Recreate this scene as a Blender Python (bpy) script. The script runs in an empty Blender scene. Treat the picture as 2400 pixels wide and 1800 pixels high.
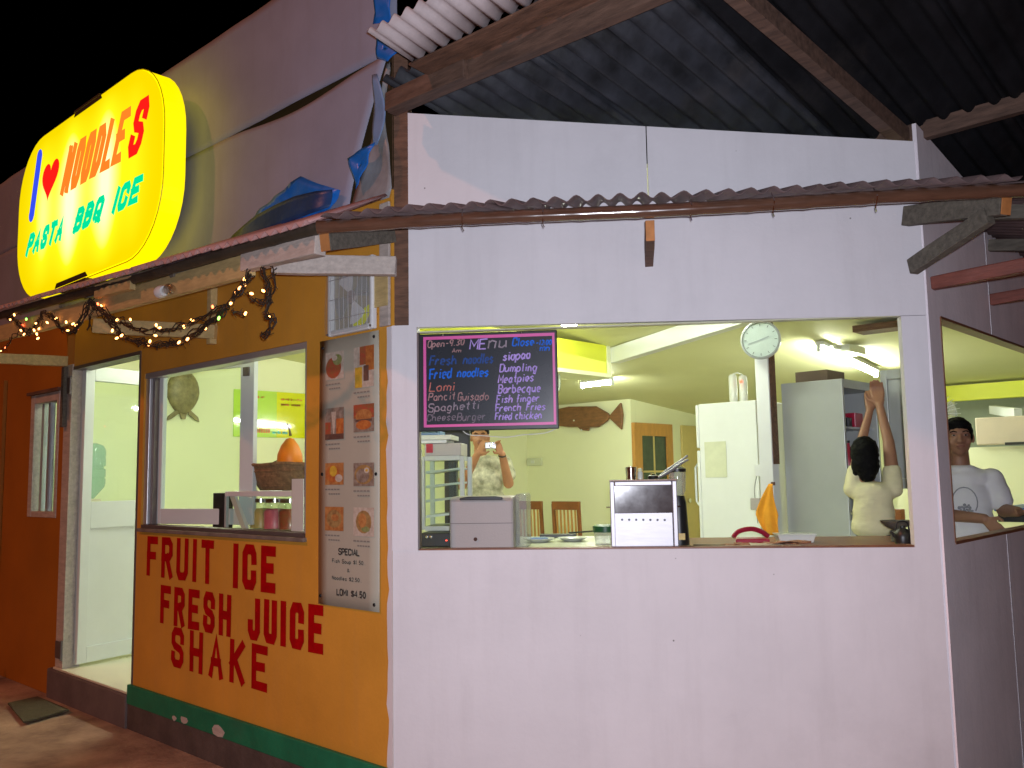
import bpy, bmesh, math, random
from mathutils import Vector, Matrix, noise
random.seed(7)
R = math.radians
S = bpy.context.scene
COL = S.collection

# ------------------------------------------------------------------ camera, world, sun, flash, exposure
# axes: x runs along the ochre street wall (towards the chamfered corner), y runs into the shop, z up; metres
cam_d = bpy.data.cameras.new('camera')
cam_d.sensor_fit = 'HORIZONTAL'; cam_d.sensor_width = 36.0; cam_d.lens = 31.32
cam_d.clip_start = 0.05; cam_d.clip_end = 500
cam = bpy.data.objects.new('camera', cam_d); COL.objects.link(cam)
CAM = Vector((3.2011, -2.6400, 1.55))
cam.matrix_world = Matrix(((0.7326075, 0.0830195, 0.6755694, CAM.x),
                           (0.6804413, -0.0646685, -0.7299436, CAM.y),
                           (-0.0169115, 0.9944475, -0.1038665, CAM.z),
                           (0, 0, 0, 1)))
S.camera = cam

SUN_DIR = Vector((-0.58, -1.68, 1.54)).normalized()          # towards the warm street lamp
w = bpy.data.worlds.new('World'); S.world = w; w.use_nodes = True
nt = w.node_tree; nt.nodes.clear()
sky = nt.nodes.new('ShaderNodeTexSky'); sky.sky_type = 'NISHITA'; sky.sun_disc = False
sky.sun_elevation = R(-8); sky.sun_rotation = math.atan2(SUN_DIR.x, SUN_DIR.y)
bg = nt.nodes.new('ShaderNodeBackground'); bg.inputs['Strength'].default_value = 0.05
out = nt.nodes.new('ShaderNodeOutputWorld')
nt.links.new(sky.outputs[0], bg.inputs[0]); nt.links.new(bg.outputs[0], out.inputs[0])

sd = bpy.data.lights.new('street_light_sun', 'SUN'); sd.energy = 0.85; sd.angle = R(2.0); sd.color = (1.0, 0.34, 0.17)
so = bpy.data.objects.new('street_light_sun', sd); COL.objects.link(so)
so.rotation_euler = (-SUN_DIR).to_track_quat('-Z', 'Y').to_euler()

fd = bpy.data.lights.new('camera_flash', 'SPOT'); fd.energy = 470; fd.color = (0.86, 0.88, 1.0)
fd.spot_size = R(122); fd.spot_blend = 1.0; fd.shadow_soft_size = 0.02
fo = bpy.data.objects.new('camera_flash', fd); COL.objects.link(fo)
fo.matrix_world = cam.matrix_world @ Matrix.Translation((0.03, 0.045, 0.0))

S.view_settings.view_transform = 'Standard'; S.view_settings.look = 'None'
S.view_settings.exposure = 0.0; S.view_settings.gamma = 1.0; S.view_settings.use_curve_mapping = False
S.render.engine = 'CYCLES'
S.cycles.use_denoising = True
S.cycles.max_bounces = 8; S.cycles.diffuse_bounces = 4; S.cycles.transparent_max_bounces = 16
S.cycles.sample_clamp_indirect = 4.0
S.cycles.caustics_reflective = False; S.cycles.caustics_refractive = False

# ------------------------------------------------------------------ materials
MATS = {}
def srgb(*c):
    return tuple(((v/255.0)/12.92 if v/255.0 <= 0.04045 else ((v/255.0+0.055)/1.055)**2.4) for v in c)
def pmat(name, col, rough=0.6, metal=0.0, var=0.12, scale=5.0, bump=0.0, bscale=40.0, spec=0.5, col2=None, stretch=None, dirt=0.0, coat=0.0, coat_rough=0.03, sheen=0.0, streak=0.0, specks=0.0, speck_col=(0.05, 0.045, 0.04), speck_scale=9.0):
    m = bpy.data.materials.new(name); m.use_nodes = True
    n = m.node_tree.nodes; l = m.node_tree.links
    b = n['Principled BSDF']
    b.inputs['Roughness'].default_value = rough; b.inputs['Metallic'].default_value = metal
    b.inputs['Specular IOR Level'].default_value = spec
    b.inputs['Coat Weight'].default_value = coat; b.inputs['Coat Roughness'].default_value = coat_rough
    b.inputs['Sheen Weight'].default_value = sheen
    tc = n.new('ShaderNodeTexCoord'); mp = n.new('ShaderNodeMapping')
    l.new(tc.outputs['Object'], mp.inputs[0])
    if stretch: mp.inputs['Scale'].default_value = stretch
    nz = n.new('ShaderNodeTexNoise'); nz.inputs['Scale'].default_value = scale; nz.inputs['Detail'].default_value = 6
    nz.inputs['Roughness'].default_value = 0.62
    l.new(mp.outputs[0], nz.inputs[0])
    rp = n.new('ShaderNodeValToRGB')
    lo = tuple(max(0, c*(1-var)) for c in col) if col2 is None else col2
    hi = tuple(min(1, c*(1+var*0.6)) for c in col)
    rp.color_ramp.elements[0].color = (*lo, 1); rp.color_ramp.elements[1].color = (*hi, 1)
    rp.color_ramp.elements[0].position = 0.32; rp.color_ramp.elements[1].position = 0.68
    l.new(nz.outputs[0], rp.inputs[0])
    src = rp.outputs[0]
    if dirt > 0:
        n2 = n.new('ShaderNodeTexNoise'); n2.inputs['Scale'].default_value = scale*0.35; n2.inputs['Detail'].default_value = 9
        n2.inputs['Roughness'].default_value = 0.7
        l.new(mp.outputs[0], n2.inputs[0])
        r2 = n.new('ShaderNodeValToRGB'); r2.color_ramp.elements[0].position = 0.55; r2.color_ramp.elements[1].position = 0.78
        l.new(n2.outputs[0], r2.inputs[0])
        mu = n.new('ShaderNodeMath'); mu.operation = 'MULTIPLY'; mu.inputs[1].default_value = dirt
        l.new(r2.outputs[0], mu.inputs[0])
        mx = n.new('ShaderNodeMixRGB'); mx.inputs[2].default_value = (0.09, 0.075, 0.065, 1)
        l.new(mu.outputs[0], mx.inputs[0]); l.new(src, mx.inputs[1]); src = mx.outputs[0]
    if streak > 0:                                            # rain and splash streaks running down
        m3 = n.new('ShaderNodeMapping'); m3.inputs['Scale'].default_value = (4.5, 4.5, 0.5); l.new(tc.outputs['Object'], m3.inputs[0])
        n3 = n.new('ShaderNodeTexNoise'); n3.inputs['Scale'].default_value = 2.2; n3.inputs['Detail'].default_value = 8; n3.inputs['Roughness'].default_value = 0.65
        l.new(m3.outputs[0], n3.inputs[0])
        r3 = n.new('ShaderNodeValToRGB'); r3.color_ramp.elements[0].position = 0.5; r3.color_ramp.elements[1].position = 0.8; l.new(n3.outputs[0], r3.inputs[0])
        u3 = n.new('ShaderNodeMath'); u3.operation = 'MULTIPLY'; u3.inputs[1].default_value = streak; l.new(r3.outputs[0], u3.inputs[0])
        x3 = n.new('ShaderNodeMixRGB'); x3.inputs[2].default_value = (0.20, 0.17, 0.16, 1); l.new(u3.outputs[0], x3.inputs[0]); l.new(src, x3.inputs[1]); src = x3.outputs[0]
    if specks > 0:                                            # flecks and nail heads
        v4 = n.new('ShaderNodeTexVoronoi'); v4.inputs['Scale'].default_value = speck_scale; l.new(tc.outputs['Object'], v4.inputs[0])
        r4 = n.new('ShaderNodeValToRGB'); r4.color_ramp.elements[0].position = 0.014; r4.color_ramp.elements[0].color = (1, 1, 1, 1); r4.color_ramp.elements[1].position = 0.026; r4.color_ramp.elements[1].color = (0, 0, 0, 1)
        l.new(v4.outputs['Distance'], r4.inputs[0])
        u4 = n.new('ShaderNodeMath'); u4.operation = 'MULTIPLY'; u4.inputs[1].default_value = specks; l.new(r4.outputs[0], u4.inputs[0])
        x4 = n.new('ShaderNodeMixRGB'); x4.inputs[2].default_value = (*speck_col, 1); l.new(u4.outputs[0], x4.inputs[0]); l.new(src, x4.inputs[1]); src = x4.outputs[0]
    l.new(src, b.inputs['Base Color'])
    rr = n.new('ShaderNodeMapRange'); rr.inputs[3].default_value = max(0.02, rough-0.08); rr.inputs[4].default_value = min(1, rough+0.08)
    l.new(nz.outputs[0], rr.inputs[0]); l.new(rr.outputs[0], b.inputs['Roughness'])
    if bump > 0:
        nb = n.new('ShaderNodeTexNoise'); nb.inputs['Scale'].default_value = bscale; nb.inputs['Detail'].default_value = 5
        l.new(mp.outputs[0], nb.inputs[0])
        bp = n.new('ShaderNodeBump'); bp.inputs['Strength'].default_value = bump; bp.inputs['Distance'].default_value = 0.01
        l.new(nb.outputs[0], bp.inputs['Height']); l.new(bp.outputs[0], b.inputs['Normal'])
    MATS[name] = m
    return m
def emat(name, col, strength):
    m = bpy.data.materials.new(name); m.use_nodes = True
    n = m.node_tree.nodes; l = m.node_tree.links
    b = n['Principled BSDF']; b.inputs['Base Color'].default_value = (*[c*0.5 for c in col], 1)
    b.inputs['Emission Color'].default_value = (*col, 1); b.inputs['Emission Strength'].default_value = strength
    b.inputs['Roughness'].default_value = 0.3
    MATS[name] = m; return m
def gmat(name, tint=(0.95, 1, 0.97), refl=0.08, opac=0.0, ocol=(0.6, 0.7, 0.7)):
    m = bpy.data.materials.new(name); m.use_nodes = True
    n = m.node_tree.nodes; l = m.node_tree.links
    for x in list(n):
        if x.type == 'BSDF_PRINCIPLED': n.remove(x)
    o = [x for x in n if x.type == 'OUTPUT_MATERIAL'][0]
    t = n.new('ShaderNodeBsdfTransparent'); t.inputs[0].default_value = (*tint, 1)
    g = n.new('ShaderNodeBsdfGlossy'); g.inputs['Roughness'].default_value = 0.03
    f = n.new('ShaderNodeLayerWeight'); f.inputs[0].default_value = 0.5
    p5 = n.new('ShaderNodeMath'); p5.operation = 'POWER'; p5.inputs[1].default_value = 5.0; l.new(f.outputs['Facing'], p5.inputs[0])
    mr = n.new('ShaderNodeMath'); mr.operation = 'MULTIPLY_ADD'; mr.inputs[1].default_value = 0.45; mr.inputs[2].default_value = refl*0.5
    l.new(p5.outputs[0], mr.inputs[0])
    mx = n.new('ShaderNodeMixShader'); l.new(mr.outputs[0], mx.inputs[0]); l.new(t.outputs[0], mx.inputs[1]); l.new(g.outputs[0], mx.inputs[2])
    last = mx.outputs[0]
    if opac > 0:
        d = n.new('ShaderNodeBsdfDiffuse'); d.inputs[0].default_value = (*ocol, 1)
        m2 = n.new('ShaderNodeMixShader'); m2.inputs[0].default_value = opac
        l.new(last, m2.inputs[1]); l.new(d.outputs[0], m2.inputs[2]); last = m2.outputs[0]
    l.new(last, o.inputs[0]); MATS[name] = m; return m

pmat('white_paint', (0.735, 0.715, 0.745), 0.62, var=0.07, scale=1.7, bump=0.12, bscale=45, dirt=0.19, streak=0.11, specks=0.8, speck_scale=5.5)
pmat('side_paint', (0.88, 0.82, 0.86), 0.7, var=0.10, scale=2.2, bump=0.15, bscale=45, dirt=0.10, streak=0.14, specks=0.7, speck_scale=4.0)
pmat('ochre_paint', srgb(216, 155, 56), 0.6, var=0.12, scale=1.8, bump=0.14, bscale=50, dirt=0.10, streak=0.10, specks=0.7, speck_scale=5)
pmat('orange_paint', srgb(170, 102, 16), 0.6, var=0.12, scale=1.8, bump=0.10, bscale=70, dirt=0.10)
pmat('green_paint', srgb(20, 120, 84), 0.6, var=0.2, scale=6, bump=0.2, bscale=50, dirt=0.25)
pmat('letter_red', srgb(172, 2, 8), 0.75, var=0.22, scale=14, spec=0.1)
pmat('concrete', (0.095, 0.07, 0.06), 0.9, var=0.3, scale=6, bump=0.5, bscale=30, dirt=0.6)
pmat('concrete_step', (0.145, 0.11, 0.105), 0.9, var=0.2, scale=6, bump=0.4, bscale=30, dirt=0.5)
pmat('cream_wall', (0.81, 0.82, 0.55), 0.65, var=0.03, scale=1.5, bump=0.05, bscale=50)
pmat('ceiling_paint', (0.70, 0.69, 0.40), 0.75, var=0.05, scale=1.2)
pmat('tile_floor', (0.72, 0.70, 0.55), 0.3, var=0.06, scale=3)
pmat('yellow_panel', (0.80, 0.84, 0.06), 0.5, var=0.04, scale=2)
pmat('tarp_mauve', (0.295, 0.305, 0.405), 0.6, var=0.12, scale=1.6, bump=0.06, bscale=9, dirt=0.15, streak=0.22)
pmat('tarp_shaded', (0.012, 0.045, 0.14), 0.4, var=0.3, scale=8, bump=0.25, bscale=18)  # dark copy of tarp_blue, the fold's shade put into the colour
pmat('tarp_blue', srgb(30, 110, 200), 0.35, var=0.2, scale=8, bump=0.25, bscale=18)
pmat('tarp_faded', srgb(112, 140, 178), 0.5, var=0.25, scale=5, bump=0.2, bscale=18)
pmat('plastic_grey', (0.28, 0.28, 0.29), 0.4, var=0.3, scale=6, bump=0.3, bscale=16, dirt=0.5)
pmat('wood_brown', (0.15, 0.075, 0.045), 0.75, var=0.45, scale=9, bump=0.3, bscale=30, stretch=(1, 5, 5), dirt=0.4)
pmat('wood_roof', (0.125, 0.072, 0.05), 0.75, var=0.45, scale=7, bump=0.3, bscale=30, stretch=(1, 6, 6), dirt=0.5)
pmat('wood_grey', (0.13, 0.115, 0.09), 0.8, var=0.4, scale=10, bump=0.3, bscale=30, stretch=(1, 5, 5), dirt=0.4)
pmat('wood_pale', (0.52, 0.46, 0.41), 0.7, var=0.2, scale=9, bump=0.3, bscale=30, stretch=(1, 5, 5), dirt=0.35)
pmat('wood_cream', (0.56, 0.43, 0.19), 0.7, var=0.2, scale=9, bump=0.2, bscale=30, stretch=(1, 5, 5), dirt=0.2)
pmat('wood_orange', (0.50, 0.20, 0.06), 0.65, var=0.25, scale=12, bump=0.2)
pmat('wood_red', (0.22, 0.065, 0.045), 0.5, var=0.3, scale=9, bump=0.2, stretch=(1, 5, 5), dirt=0.2)
pmat('bamboo', (0.11, 0.052, 0.032), 0.10, var=0.3, scale=6, stretch=(1, 6, 6), bump=0.05, coat=1.0, dirt=0.2, coat_rough=0.20)
pmat('bamboo_dark', (0.055, 0.045, 0.03), 0.6, var=0.4, scale=6, bump=0.2, dirt=0.3)
pmat('sheet_red', (0.125, 0.082, 0.080), 0.6, var=0.3, scale=5, bump=0.15, dirt=0.5)
pmat('sheet_pink', (0.52, 0.30, 0.29), 0.6, var=0.2, scale=5, bump=0.15, dirt=0.2)
pmat('sheet_pale', (0.50, 0.43, 0.43), 0.6, var=0.10, scale=6, bump=0.1, dirt=0.35)
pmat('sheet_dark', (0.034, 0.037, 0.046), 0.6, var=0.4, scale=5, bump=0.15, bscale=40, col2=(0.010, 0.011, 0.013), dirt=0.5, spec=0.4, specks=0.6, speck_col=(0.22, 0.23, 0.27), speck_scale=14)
pmat('sheet_shaded', (0.010, 0.010, 0.012), 0.8, var=0.5, scale=4, bump=0.15, bscale=40, dirt=0.3, spec=0.15)  # near-black copy of sheet_dark, the flash's fall-off painted into the colour
pmat('aluminium', (0.55, 0.56, 0.58), 0.35, metal=0.6, var=0.06)
pmat('alu_dark', (0.16, 0.13, 0.12), 0.5, metal=0.4, var=0.15)
pmat('sill_brown', (0.20, 0.165, 0.14), 0.6, var=0.3, scale=12, dirt=0.3)
pmat('upvc', (0.66, 0.70, 0.70), 0.4, var=0.03)
pmat('steel', (0.50, 0.49, 0.52), 0.50, metal=0.85, var=0.12, scale=14, stretch=(1, 1, 6))
pmat('chrome', (0.75, 0.75, 0.75), 0.12, metal=1.0, var=0.05)
pmat('black_plastic', (0.012, 0.012, 0.013), 0.4, var=0.2)
pmat('dark_glass', (0.05, 0.035, 0.035), 0.12, var=0.1)
pmat('beige_plastic', (0.42, 0.385, 0.365), 0.5, var=0.06, bump=0.1, bscale=120)
pmat('white_plastic', (0.74, 0.76, 0.76), 0.35, var=0.03)
pmat('grey_steel', (0.44, 0.47, 0.45), 0.35, var=0.04, metal=0.15)
pmat('poster_paper', (0.46, 0.435, 0.345), 0.35, var=0.06, scale=3)
pmat('ink', (0.05, 0.045, 0.04), 0.6); pmat('ink_faded', (0.25, 0.23, 0.20), 0.6)
pmat('chalkboard', (0.012, 0.014, 0.020), 0.28, var=0.5, scale=5, col2=(0.035, 0.04, 0.05))
pmat('pink_frame', (0.80, 0.12, 0.42), 0.4, var=0.1)
for nm, c in (('chalk_violet', (0.50, 0.36, 0.85)), ('chalk_blue', (0.02, 0.17, 0.80)), ('chalk_dim_blue', (0.03, 0.085, 0.30)),
              ('chalk_red', (0.62, 0.19, 0.15)), ('chalk_rose', (0.42, 0.24, 0.24)), ('chalk_grey', (0.34, 0.28, 0.33)), ('chalk_dim', (0.21, 0.18, 0.22))):
    pmat(nm, c, 0.9, var=0.35, scale=60)
pmat('fish_wood', (0.20, 0.085, 0.035), 0.5, var=0.4, scale=8, stretch=(1, 1, 4))
pmat('door_wood', (0.52, 0.25, 0.06), 0.45, var=0.15, scale=6, stretch=(3, 3, 1))
pmat('tan_door', (0.56, 0.44, 0.17), 0.5, var=0.08)
pmat('pane_dark', (0.05, 0.075, 0.05), 0.08, var=0.3)
pmat('chair_wood', (0.24, 0.075, 0.02), 0.4, var=0.2, scale=10)
pmat('table_wood', (0.17, 0.06, 0.03), 0.4, var=0.2, scale=10)
pmat('counter_tile', (0.62, 0.64, 0.48), 0.3, var=0.1, scale=8)
pmat('counter_wood', (0.22, 0.09, 0.045), 0.4, var=0.3, scale=14)
pmat('rust_paper', (0.30, 0.13, 0.07), 0.8, var=0.5, scale=60)
pmat('orange_cloth', (0.78, 0.33, 0.02), 0.85, var=0.12, scale=10, bump=0.3, bscale=50)
pmat('red_plastic', (0.36, 0.012, 0.04), 0.3, var=0.1)
pmat('green_plastic', (0.012, 0.085, 0.03), 0.35, var=0.2)
pmat('skin_dark', (0.29, 0.145, 0.09), 0.55, var=0.12, scale=8)
pmat('skin_mid', (0.31, 0.155, 0.09), 0.55, var=0.10, scale=8)
pmat('skin_ruddy', (0.42, 0.19, 0.10), 0.55, var=0.12, scale=8)
pmat('hair_black', (0.004, 0.004, 0.004), 0.75, var=0.3, scale=30, bump=0.4, bscale=90, spec=0.12)
pmat('shirt_cream', (0.72, 0.68, 0.42), 0.9, var=0.05, scale=8, bump=0.3, bscale=14, stretch=(1, 1, 3))
pmat('shirt_white', (0.74, 0.74, 0.76), 0.9, var=0.06, scale=7, bump=0.3, bscale=12)
pmat('shirt_floral', (0.62, 0.60, 0.45), 0.9, var=0.3, scale=16, col2=(0.25, 0.25, 0.17), bump=0.2)
pmat('print_grey', (0.30, 0.31, 0.34), 0.9, var=0.35, scale=30)
pmat('denim', (0.045, 0.045, 0.075), 0.9, var=0.2, scale=20)
pmat('trousers', (0.08, 0.07, 0.06), 0.9, var=0.2)
pmat('eye_white', (0.32, 0.29, 0.27), 0.4); pmat('lip', (0.22, 0.075, 0.06), 0.5)
pmat('turtle_shell', (0.25, 0.20, 0.10), 0.45, var=0.45, scale=14, dirt=0.2)
pmat('banner_green', (0.50, 0.75, 0.10), 0.03, var=0.03, coat=1.0)
pmat('banner_yellow', (0.74, 0.75, 0.01), 0.03, coat=1.0, var=0.06, scale=3)
pmat('print_orange', (0.80, 0.22, 0.03), 0.3); pmat('print_cyan', (0.05, 0.60, 0.60), 0.3)
pmat('basket', (0.26, 0.16, 0.075), 0.8, var=0.4, scale=40, bump=0.6, bscale=60)
pmat('papaya', (0.80, 0.23, 0.01), 0.5, var=0.15, scale=6)
pmat('stem_brown', (0.12, 0.07, 0.03), 0.8)
pmat('juice_yellow', (0.78, 0.50, 0.16), 0.4, var=0.1); pmat('juice_pink', (0.80, 0.17, 0.24), 0.4, var=0.1)
pmat('wire_dark', (0.030, 0.020, 0.012), 0.6, var=0.3)
pmat('pavement', (0.40, 0.27, 0.185), 0.92, var=0.4, scale=2.6, bump=0.8, bscale=30, col2=(0.21, 0.125, 0.09), dirt=0.45, specks=0.6, speck_scale=6)
pmat('doormat', (0.085, 0.072, 0.040), 0.95, var=0.3, scale=40, bump=0.8, bscale=120)
pmat('weed', (0.03, 0.045, 0.015), 0.8, var=0.4)
pmat('blue_rim', (0.10, 0.22, 0.55), 0.35)
pmat('beige_panel', (0.62, 0.52, 0.40), 0.5, var=0.05); pmat('grey_wall', (0.32, 0.36, 0.29), 0.7, var=0.05)
pmat('mat_watch', (0.02, 0.02, 0.02), 0.3)
pmat('silver_camera', (0.30, 0.30, 0.32), 0.25, metal=0.6)
pmat('porcelain', (0.70, 0.72, 0.66), 0.2, var=0.03)
pmat('clock_face', (0.86, 0.88, 0.88), 0.25, var=0.06, scale=12)
pmat('cardboard', (0.20, 0.15, 0.10), 0.9)
pmat('sign_dark', (0.05, 0.03, 0.01), 0.6)
for nm, c, c2 in (('food_red', (0.42, 0.06, 0.04), (0.30, 0.14, 0.05)), ('food_green', (0.16, 0.22, 0.05), (0.35, 0.33, 0.16)), ('food_orange', (0.55, 0.20, 0.05), (0.40, 0.10, 0.03)),
                  ('food_bun', (0.50, 0.24, 0.08), (0.36, 0.13, 0.04)), ('food_noodle', (0.42, 0.27, 0.10), (0.24, 0.13, 0.05)), ('food_grey', (0.33, 0.27, 0.22), (0.20, 0.14, 0.10)),
                  ('food_yellow', (0.68, 0.45, 0.05), (0.55, 0.33, 0.04)), ('food_pale', (0.56, 0.50, 0.42), (0.45, 0.36, 0.28)), ('food_dark', (0.10, 0.05, 0.04), (0.18, 0.10, 0.07))):
    pmat(nm, c, 0.35, col2=c2, scale=45, var=0.2)
pmat('acrylic_yellow', (0.75, 0.72, 0.0), 0.4)
emat('tube_light', (0.93, 1.0, 0.82), 195.0)
emat('lamp_disc', (0.95, 1.0, 0.88), 80.0)
emat('bulb_warm', (1.0, 0.38, 0.10), 11.0); emat('bulb_red', (1.0, 0.12, 0.04), 9.0); emat('bulb_green', (0.25, 1.0, 0.10), 6.0)
emat('led_red', (1.0, 0.06, 0.03), 6.0); emat('hot_white', (1.0, 0.9, 0.8), 10.0)
emat('sign_blue', (0.035, 0.08, 0.85), 1.0); emat('sign_red', (0.90, 0.012, 0.008), 1.0); emat('sign_orange', (1.0, 0.23, 0.02), 1.0); emat('sign_cyan', (0.0, 0.75, 0.33), 1.0)
emat('sign_side', (0.95, 0.76, 0.0), 1.2)
gmat('glass'); gmat('glass_faint', refl=0.05, tint=(0.96, 1, 0.97)); gmat('jar_glass', tint=(0.95, 0.97, 0.95), refl=0.25)
gmat('bottle_blue', tint=(0.74, 0.87, 0.90), refl=0.10, opac=0.14, ocol=(0.35, 0.55, 0.62)); gmat('plastic_clear', tint=(0.9, 0.92, 0.92), refl=0.2, opac=0.28, ocol=(0.6, 0.6, 0.6))
gmat('cover_clear', tint=(0.94, 0.95, 0.95), refl=0.07, opac=0.10, ocol=(0.7, 0.7, 0.7))
gmat('bulb_glass', tint=(0.85, 0.8, 0.75), refl=0.5)
def sign_face():
    m = bpy.data.materials.new('sign_face'); m.use_nodes = True
    n = m.node_tree.nodes; l = m.node_tree.links; b = n['Principled BSDF']
    b.inputs['Base Color'].default_value = (0.6, 0.5, 0.0, 1); b.inputs['Roughness'].default_value = 0.25
    tc = n.new('ShaderNodeTexCoord'); sp = n.new('ShaderNodeSeparateXYZ'); l.new(tc.outputs['Object'], sp.inputs[0])
    tot = None
    for cx, wd, amp in ((-0.72, 0.26, 0.55), (-0.22, 0.24, 0.95), (0.36, 0.24, 0.95), (0.78, 0.2, 0.25)):   # the tubes behind the acrylic
        a = n.new('ShaderNodeMath'); a.operation = 'SUBTRACT'; a.inputs[1].default_value = cx; l.new(sp.outputs[0], a.inputs[0])
        d = n.new('ShaderNodeMath'); d.operation = 'DIVIDE'; d.inputs[1].default_value = wd; l.new(a.outputs[0], d.inputs[0])
        p = n.new('ShaderNodeMath'); p.operation = 'MULTIPLY'; l.new(d.outputs[0], p.inputs[0]); l.new(d.outputs[0], p.inputs[1])
        e = n.new('ShaderNodeMath'); e.operation = 'MULTIPLY_ADD'; e.inputs[1].default_value = 2.0; e.inputs[2].default_value = 1.0; l.new(p.outputs[0], e.inputs[0])
        q = n.new('ShaderNodeMath'); q.operation = 'DIVIDE'; q.inputs[0].default_value = amp; l.new(e.outputs[0], q.inputs[1])
        if tot is None: tot = q
        else:
            s = n.new('ShaderNodeMath'); s.operation = 'ADD'; l.new(tot.outputs[0], s.inputs[0]); l.new(q.outputs[0], s.inputs[1]); tot = s
    z = n.new('ShaderNodeMath'); z.operation = 'SUBTRACT'; z.inputs[1].default_value = 0.52; l.new(sp.outputs[2], z.inputs[0])
    z2 = n.new('ShaderNodeMath'); z2.operation = 'MULTIPLY'; l.new(z.outputs[0], z2.inputs[0]); l.new(z.outputs[0], z2.inputs[1])
    z3 = n.new('ShaderNodeMath'); z3.operation = 'MULTIPLY_ADD'; z3.inputs[1].default_value = -2.6; z3.inputs[2].default_value = 1.0; l.new(z2.outputs[0], z3.inputs[0])
    f = n.new('ShaderNodeMath'); f.operation = 'MULTIPLY'; f.use_clamp = True; l.new(tot.outputs[0], f.inputs[0]); l.new(z3.outputs[0], f.inputs[1])
    rp = n.new('ShaderNodeValToRGB'); cr = rp.color_ramp
    cr.elements[0].position = 0.10; cr.elements[0].color = (0.84, 0.68, 0.0, 1)
    cr.elements[1].position = 1.0; cr.elements[1].color = (1.3, 1.3, 0.70, 1)
    k = cr.elements.new(0.45); k.color = (1.0, 0.95, 0.01, 1)
    l.new(f.outputs[0], rp.inputs[0]); l.new(rp.outputs[0], b.inputs['Emission Color']); b.inputs['Emission Strength'].default_value = 1.0
    MATS['sign_face'] = m
sign_face()

# ------------------------------------------------------------------ frames and builders
AW = R(36.671872)
WX = Vector((math.cos(AW), math.sin(AW), 0)); WY = Vector((-math.sin(AW), math.cos(AW), 0))
FRAME = {'B': (Vector((1, 0, 0)), Vector((0, 1, 0)), 0.0), 'W': (WX, WY, AW)}      # B = building axes, W = chamfered white wall
def fw(fr, p):
    a, b, _ = FRAME[fr]
    return a*p[0] + b*p[1] + Vector((0, 0, p[2]))
SHIFT = {}
def tag(o, label=None, cat=None, group=None, kind=None):
    if label: o['label'] = label
    if cat: o['category'] = cat
    if group: o['group'] = group
    if kind: o['kind'] = kind
    return o
def thing(name, label, cat, base, fr='B', group=None, kind=None):
    o = bpy.data.objects.new(name, None); COL.objects.link(o); o.empty_display_size = 0.1
    o.location = fw(fr, base); o.rotation_euler = (0, 0, FRAME[fr][2])
    SHIFT[o.name] = Vector(base)
    return tag(o, label, cat, group, kind)
def local_thing(name, label, cat, loc, rotz, group=None):
    o = bpy.data.objects.new(name, None); COL.objects.link(o); o.empty_display_size = 0.1
    o.location = loc; o.rotation_euler = (0, 0, rotz); SHIFT[o.name] = Vector((0, 0, 0))
    return tag(o, label, cat, group)
def copy_tree(o, parent=None):
    c = o.copy(); COL.objects.link(c)
    if parent is not None: c.parent = parent
    SHIFT[c.name] = SHIFT.get(o.name, Vector((0, 0, 0)))
    for ch in list(o.children): copy_tree(ch, c)
    return c

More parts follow.
